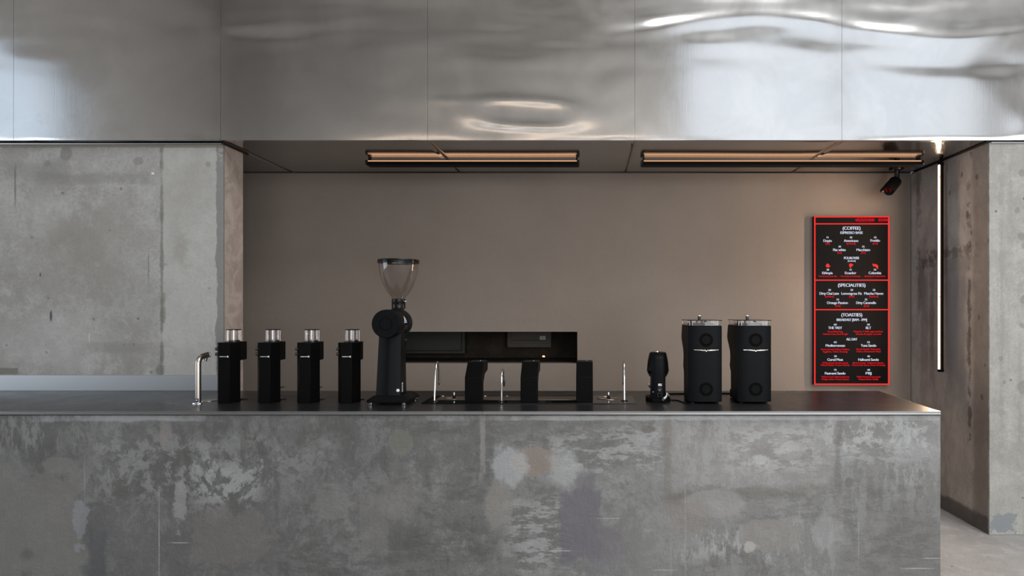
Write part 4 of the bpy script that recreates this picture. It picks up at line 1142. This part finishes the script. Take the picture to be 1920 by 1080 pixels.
# ---- inset brewing station: black glass plate, trays, three towers, taps
yq0 = 157 / (757.5 - 577) * DH
yq1 = 157 / (743.2 - 577) * DH
px0, px1 = on_top(789.5, 757.5).x, on_top(1191.8, 757.5).x
t = thing('brewing_plate', 'long black glass plate with a steel drip tray inset in the worktop', 'drip tray', (px0, yq0, TOP + 0.0004))
pw, pd = px1 - px0, yq1 - yq0
obj('glass_plate', prism(rrect(pw, pd, 0.004, pw / 2, pd / 2, 3), 'z', 0.0, 0.005), MAT['black_glass'], t, bev=0.0008)
tx0, tx1 = on_top(817, 751.5).x - px0, on_top(1092, 751.5).x - px0
ty0, ty1 = 157 / (751.6 - 577) * DH - yq0, 157 / (744.6 - 577) * DH - yq0
tr_o = obj('steel_tray', prism(rrect(tx1 - tx0, ty1 - ty0, 0.004, (tx0 + tx1) / 2, (ty0 + ty1) / 2, 3), 'z', 0.005, 0.0062), MAT['tray_steel'], t, bev=0.0004)
obj('tray_slot', box(tx0 + 0.16, tx1 - 0.01, ty0 + 0.112, ty0 + 0.120, 0.0055, 0.0067), MAT['gap'], tr_o, smooth=False)
obj('tray_slot', box(tx0 + 0.16, tx1 - 0.01, ty0 + 0.008, ty0 + 0.0105, 0.0055, 0.0067), MAT['gap'], tr_o, smooth=False)
for x in (830, 909, 950):
    qq = on_top(x, 744.8)
    obj('tray_stud', lathe([(0, 0.006), (0.012, 0.006), (0.010, 0.0095), (0, 0.010)], (qq.x - px0, qq.y - yq0, 0), 18), MAT['tray_steel'], tr_o)
def rinser(x, y, rad, lab_):
    qq = on_top(x, y)
    r_ = thing('cup_rinser', lab_, 'rinser', (qq.x, qq.y, TOP + 0.0055), 0, 'cup rinsers in the brewing plate')
    obj('steel_ring', lathe([(rad, 0.0), (rad, 0.0022), (rad * 0.86, 0.0026), (rad * 0.84, 0.0)], (0, 0, 0), 44, closed=True), MAT['tray_steel'], r_)
    obj('basin', lathe([(0, 0.0006), (rad * 0.84, 0.0006), (rad * 0.84, 0.0), (0, 0.0)], (0, 0, 0), 44), MAT['black_gloss'], r_)
    for k in range(6):
        a = R(60 * k + 20)
        sp_ = box(rad * 0.2, rad * 0.84, -0.0025, 0.0025, 0.0006, 0.0020)
        bmesh.ops.rotate(sp_, matrix=Matrix.Rotation(a, 3, 'Z'), verts=sp_.verts)
        obj('spoke', sp_, MAT['tray_steel'], r_, smooth=False)
    obj('nozzle_base', lathe([(0, 0), (0.0095, 0), (0.0095, 0.013), (0.0075, 0.016), (0, 0.016)], (0, 0, 0), 20), MAT['black_rubber'], r_)
    obj('nozzle', lathe([(0, 0.016), (0.0052, 0.016), (0.0058, 0.030), (0.0045, 0.034), (0, 0.035)], (0, 0, 0), 18), MAT['chrome'], r_)
rinser(851.5, 748.6, 0.054, 'round cup rinser in the steel tray left of the black towers')
rinser(1141, 748.2, 0.066, 'round cup rinser in black glass right of the black towers')
def tower(x, lab_):
    qq = on_top(x, 757.1)
    o = thing('brew_tower', lab_, 'brewer', (x_m(x), qq.y + 0.002, TOP + 0.0062), 0, 'bent black brewing towers')
    h = 0.0905 / 2
    pf = [(0, 0), (0, 0.136), (0.081, 0.2105), (0.215, 0.2105), (0.215, 0.170), (0.205, 0.155), (0.115, 0.145), (0.064, 0.100), (0.064, 0)]
    obj('body', prism(pf, 'x', -h, h), MAT['black_matt'], o, bev=0.002)
    obj('top_plate', box(-h + 0.004, h - 0.004, 0.086, 0.210, 0.2105, 0.2125), MAT['black_paint'], o, bev=0.0008)
    obj('spray_head', lathe([(0, 0.128), (0.030, 0.128), (0.034, 0.134), (0.034, 0.158), (0, 0.158)], (0, 0.172, 0), 28), MAT['tray_steel'], o)
    obj('indicator', lathe([(0, 0.2125), (0.003, 0.2125), (0.0025, 0.2140), (0, 0.2142)], (0.012, 0.165, 0), 12), MAT['white_print'], o)
    return o
def x_m(c): return (c - 1104) * 0.8708 * U
tower(886.8, 'bent black brewing tower nearest the tall hopper grinder, leftmost of three')
tower(991.4, 'bent black brewing tower in the middle of the three')
tower(1095.9, 'bent black brewing tower at the right end of the three')
def gooseneck(x, y, kind, lab_):
    qq = on_top(x, y)
    o = thing('gooseneck_tap', lab_, 'tap', (qq.x, qq.y, TOP + 0.005), 0, 'slim chrome gooseneck taps')
    obj('flange', lathe([(0, 0), (0.0185, 0), (0.0185, 0.003), (0.011, 0.006), (0.007, 0.006), (0, 0.006)], (0, 0, 0), 28), MAT['black_gloss'], o)
    if kind == 'tall':
        pts = [(0, 0, 0.004), (0, 0.010, 0.06), (0, 0.022, 0.13), (0, 0.032, 0.172), (0, 0.046, 0.199), (0, 0.066, 0.2095), (0, 0.086, 0.199), (0, 0.099, 0.172), (0, 0.108, 0.13), (0, 0.115, 0.084)]
        obj('spout_pipe', tube(curve(pts, 6), 0.0053, 14), MAT['chrome'], o)
        obj('nozzle', tube([(0, 0.1135, 0.094), (0, 0.1165, 0.077)], 0.0066, 14), MAT['chrome'], o)
    else:
        pts = [(0, 0, 0.004), (0, 0.002, 0.06), (0, 0.004, 0.125), (0, 0.012, 0.15), (0, 0.030, 0.167), (0, 0.052, 0.171), (0, 0.074, 0.160), (0, 0.088, 0.135), (0, 0.094, 0.116)]
        obj('spout_pipe', tube(curve(pts, 6), 0.0053, 14), MAT['chrome'], o)
        obj('nozzle', tube([(0, 0.093, 0.122), (0, 0.096, 0.108), (0, 0.100, 0.100), (0, 0.106, 0.072)], [0.006, 0.0075, 0.0092, 0.0092], 16), MAT['chrome'], o)
    return o
gooseneck(814.6, 754.4, 'tall', 'slim chrome gooseneck tap nearest the tall hopper grinder')
gooseneck(940.5, 754.4, 'short', 'shorter chrome gooseneck tap with thick nozzle between two black towers')
gooseneck(1171, 753.4, 'tall', 'slim chrome gooseneck tap at the right end of the glass plate')

# ---- small single-dose grinder seen from behind
q = on_top(1235.4, 755.2)
t = thing('small_grinder', 'small rounded black grinder with a power socket beside the glass plate', 'coffee grinder', (q.x, q.y, TOP))
bb = prism(rrect(0.131, 0.12, 0.030, 0.003, 0.085), 'z', 0.0, 0.026)
obj('base', bb, MAT['black_matt'], t, bev=0.004)
obj('base', prism(rrect(0.080, 0.06, 0.006, 0, 0.030), 'z', 0.0, 0.022), MAT['black_matt'], t, bev=0.003)
# column: gently bellied towards the viewer, arched at its top
bm = bmesh.new()
prof = [(0.012, 0.0395, 0.018), (0.008, 0.0390, 0.06), (0.006, 0.0385, 0.11), (0.004, 0.0378, 0.16), (0.002, 0.0368, 0.20), (0.006, 0.0360, 0.235), (0.018, 0.0350, 0.256), (0.034, 0.033, 0.266)]
rings = []
for y0, hw_, z in prof:
    ring = []
    for k in range(13):
        u = -1 + 2 * k / 12
        ring.append((hw_ * u, y0 + 0.010 * abs(u) ** 5 + 0.003 * u * u, z))
    ring += [(hw_, 0.085, z), (-hw_, 0.085, z)]
    rings.append([bm.verts.new(p) for p in ring])
for a, b in zip(rings, rings[1:]):
    for k in range(15):
        bm.faces.new((a[k], a[(k + 1) % 15], b[(k + 1) % 15], b[k]))
bm.faces.new(rings[0]); bm.faces.new(rings[-1])
obj('column', bm, MAT['black_paint'], t)
hc_ = (0.004, 0.088, 0)
obj('motor_head', lathe([(0, 0.272), (0.040, 0.2715), (0.0455, 0.268), (0.050, 0.255), (0.0560, 0.225), (0.0595, 0.195), (0.0605, 0.178), (0.0622, 0.174), (0.0622, 0.168), (0.0600, 0.164), (0.0575, 0.152), (0.0, 0.152)], hc_, 48), MAT['black_gloss'], t)
obj('steel_collar', lathe([(0.0, 0.153), (0.0555, 0.153), (0.0535, 0.146), (0.049, 0.136), (0, 0.136)], hc_, 44), MAT['aluminium'], t)
obj('top_disc', lathe([(0, 0.2765), (0.014, 0.2765), (0.0165, 0.2745), (0.0175, 0.2715), (0, 0.271)], (-0.002, 0.088, 0), 28), MAT['chrome'], t)
lv = tube(curve([(-0.036, 0.05, 0.076), (-0.047, 0.045, 0.083), (-0.050, 0.042, 0.092), (-0.048, 0.042, 0.101)], 5), [0.0045] * 16, 10)
obj('fork_lever', lv, MAT['aluminium'], t)
lb = obj('badge', box(-0.003, 0.0165, 0.0050, 0.0072, 0.0905, 0.1035), MAT['white_print'], t, smooth=False)
obj('orange_mark', box(0.0095, 0.0158, 0.0042, 0.0062, 0.097, 0.1028), MAT['orange_print'], lb, smooth=False)
obj('print_line', box(-0.001, 0.012, 0.0044, 0.0062, 0.0925, 0.0945), MAT['panel_dark'], lb, smooth=False)
obj('switch_ring', lathe([(0.0078, 0.004), (0.0115, 0.004), (0.0125, 0.009), (0.0078, 0.009)], (0.006, 0, 0.072), 26, 'y', closed=True), MAT['grey_button'], t)
sw_ = obj('switch', lathe([(0, 0.0065), (0.0075, 0.0065), (0.0078, 0.011), (0, 0.011)], (0.006, 0, 0.072), 22, 'y'), MAT['black_gloss'], t)
obj('switch_mark', box(0.0045, 0.0072, 0.0056, 0.0067, 0.0665, 0.0725), MAT['white_print'], sw_, smooth=False)
sk_ = obj('power_socket', prism(rrect(0.028, 0.026, 0.003, 0.006, 0.042), 'y', 0.003, 0.012), MAT['black_gloss'], t)
obj('socket_pins', box(-0.001, 0.013, 0.0022, 0.0045, 0.037, 0.047), MAT['vent_black'], sk_, smooth=False)
obj('side_screw', lathe([(0, 0.008), (0.0025, 0.008), (0.0025, 0.014), (0, 0.014)], (-0.030, 0, 0.058), 10, 'y'), MAT['chrome'], t)
# its power lead and the paper tag looped on it
def floor_line(pts): return [on_top(x, y) + Vector((0, 0, 0.0032)) for x, y in pts]
q0 = q
cp = [q0 + Vector((0.008, -0.002, 0.040)), q0 + Vector((0.024, -0.012, 0.022))] + [on_top(1252, 751.5) + Vector((0, 0, 0.006))] + floor_line([(1262, 751), (1272, 752), (1282, 756), (1292, 758.3), (1302, 758.6)])
obj('power_cord', tube([p - q0 for p in curve(cp, 6)], 0.0032, 10), MAT['black_rubber'], t)
cp = floor_line([(1246, 740.6), (1257, 739.5), (1270, 739.3), (1285, 739.2), (1320, 738.8), (1352, 738.6), (1372, 738.9)])
tag(obj('power_cord', tube(curve(cp, 5), 0.0048, 10), MAT['black_rubber']), 'thick black cord lying behind the two tall wing-badge grinders', 'cord')
cp = [q0 + Vector((0.018, -0.010, 0.019)), q0 + Vector((0.030, -0.008, 0.026)), q0 + Vector((0.041, -0.004, 0.037)), q0 + Vector((0.044, -0.002, 0.052)), q0 + Vector((0.050, 0.001, 0.046)), q0 + Vector((0.058, 0.004, 0.038))]
pts = curve(cp, 6)
V, F = [], []
for i, p in enumerate(pts):
    w_ = 0.0065 * (1 - 0.5 * i / len(pts))
    sd_ = Vector((0.45, 0.1, -0.9)).normalized() * w_
    V += [tuple(p + sd_), tuple(p - sd_)]
for i in range(len(pts) - 1):
    F.append((2 * i, 2 * i + 2, 2 * i + 3, 2 * i + 1))
o = obj('cable_tag', (V, F), MAT['white_paper'])
sd = o.modifiers.new('thickness', 'SOLIDIFY'); sd.thickness = 0.0006
tag(o, 'twisted white paper tag hanging on the small grinder\'s cord', 'tag')

# ---- two tall grinders with a winged badge
def make_tall():
    t = thing('wing_grinder', '-', 'coffee grinder', (0, 0, 0), 0, 'tall black grinders with winged badges')
    h = 0.0915
    pf = [(0.018, 0.012), (0.018, 0.4215), (0.262, 0.4215), (0.268, 0.41), (0.289, 0.352), (0.276, 0.330), (0.242, 0.30), (0.214, 0.272), (0.206, 0.245), (0.210, 0.215), (0.222, 0.190), (0.205, 0.168), (0.192, 0.155), (0.190, 0.055), (0.19, 0.012)]
    obj('body', prism(pf, 'x', -h + 0.0035, h - 0.0035), MAT['black_matt'], t, bev=0.003)
    # bowed front cover
    n = 16
    fr = [(-h + 2 * h * k / n, 0.014 * abs(-1 + 2 * k / n) ** 3.2) for k in range(n + 1)]
    fr += [(h, 0.030), (-h, 0.030)]
    obj('front_cover', prism(fr, 'z', 0.0105, 0.4200), MAT['black_paint'], t, bev=0.002)
    bf = prism([(0.10, 0.003), (0.10, 0.040), (0.19, 0.047), (0.274, 0.047), (0.276, 0.012), (0.270, 0.003)], 'x', -0.075, 0.075)
    obj('fork_base', bf, MAT['black_matt'], t, bev=0.003)
    for x in (-0.066, 0.066):
        for y in (0.035, 0.16):
            obj('foot', lathe([(0, 0), (0.011, 0), (0.010, 0.014), (0, 0.014)], (x, y, 0), 16), MAT['black_rubber'], t)
    # clear bean tray with a smoked lid
    tray = bmesh.new()
    oc = rrect(2 * h - 0.004, 0.252, 0.022, 0, 0.136)
    lo = [tray.verts.new((x, y, 0.4215)) for x, y in oc]
    hi = [tray.verts.new((x, y, 0.4475)) for x, y in oc]
    for i in range(len(oc)):
        tray.faces.new((lo[i], lo[(i + 1) % len(oc)], hi[(i + 1) % len(oc)], hi[i]))
    bt = obj('bean_tray', tray, MAT['clear_plastic'], t)
    obj('tray_floor', prism(rrect(2 * h - 0.012, 0.24, 0.02, 0, 0.137), 'z', 0.4217, 0.4235), MAT['black_gloss'], bt)
    for x, y in ((-0.03, 0.10), (0.0, 0.12), (0.028, 0.09), (0.05, 0.14), (-0.055, 0.15)):
        obj('tray_post', lathe([(0, 0.4235), (0.006, 0.4235), (0.0045, 0.446), (0, 0.446)], (x, y, 0), 12), MAT['black_gloss'], bt)
    obj('tray_lining', prism(rrect(0.13, 0.16, 0.03, 0, 0.15), 'z', 0.4236, 0.431), MAT['black_gloss'], bt)
    for s in (-1, 1):
        for c in (0.068, 0.082):
            obj('tray_edge', lathe([(0, 0.4216), (0.0022, 0.4216), (0.0022, 0.4474), (0, 0.4474)], (s * c, 0.0155 + (0.008 if c > 0.07 else 0), 0), 8), MAT['chrome'], bt)
    ld = obj('lid', prism([(-h, 0.012), (-h + 0.02, 0.002), (h - 0.02, 0.002), (h, 0.012), (h, 0.25), (h - 0.02, 0.266), (-h + 0.02, 0.266), (-h, 0.25)], 'z', 0.4475, 0.4515), MAT['black_gloss'], t)
    obj('lid_knob', prism(rrect(0.016, 0.014, 0.003, -0.013, 0.115), 'z', 0.4515, 0.472), MAT['black_gloss'], ld, bev=0.001)
    obj('knob_cap', prism(rrect(0.015, 0.013, 0.003, -0.013, 0.115), 'z', 0.472, 0.4745), MAT['chrome'], ld, bev=0.0005)
    obj('lid_catch', box(-0.006, 0.006, 0.001, 0.006, 0.440, 0.4475), MAT['black_gloss'], ld, smooth=False)
    for z in (0.3446, 0.0793):
        vr = obj('vent', lathe([(0, -0.0012), (0.0365, -0.0012), (0.0368, 0.002), (0, 0.002)], (0.004, 0, z), 40, 'y'), MAT['vent_black'], t)
        obj('vent_disc', lathe([(0, -0.0022), (0.0245, -0.0022), (0.0252, -0.0012), (0, -0.0012)], (0.004, 0, z), 8, 'y'), MAT['vent_mesh'], vr, ang=20)
        for k in range(24):
            a = 2 * PI * k / 24
            ob = obj('perforation', box(-0.0016, 0.0016, -0.0018, 0.0, 0.0275, 0.0345), MAT['vent_mesh'], vr, smooth=False)
            ob.matrix_local = Matrix.Translation((0.004, 0, z)) @ Matrix.Rotation(a, 4, 'Y')
    # winged badge
    wing = [(0, -0.0090), (0.0045, -0.0040), (0.012, -0.0034), (0.022, -0.0030), (0.034, -0.0024), (0.046, -0.0014), (0.058, -0.0004), (0.0665, 0.0004), (0.0670, 0.0030), (0.058, 0.0030), (0.046, 0.0029), (0.034, 0.0026), (0.022, 0.0022), (0.012, 0.0020), (0.006, 0.0020), (0.0025, -0.0010), (0, -0.0046)]
    pts = wing + [(-x, z) for x, z in reversed(wing[1:-1])]
    bg = prism([(x + 0.004, z + 0.290) for x, z in pts], 'y', -0.0032, 0.0005)
    for v in bg.verts:
        v.co.y += 0.010 * abs((v.co.x) / h) ** 3.2
        if v.co.y < 0.0001 and abs(v.co.x - 0.004) > 0.006:
            v.co.y += 0.0008 * math.sin(v.co.x * 260)
    obj('winged_badge', bg, MAT['badge'], t, smooth=False)
    return t
tall = make_tall()
for i, (x0, x1, lab_) in enumerate(((1290.8, 1354.6, 'tall black grinder with chrome winged badge, next to the small grinder'), (1383.8, 1447.2, 'tall black grinder with chrome winged badge, nearest the menu screen'))):
    o = tall if i == 0 else copy_tree(tall)
    q = on_top((x0 + x1) / 2, 757.6)
    o.location = (q.x, q.y, TOP)
    o['label'] = lab_
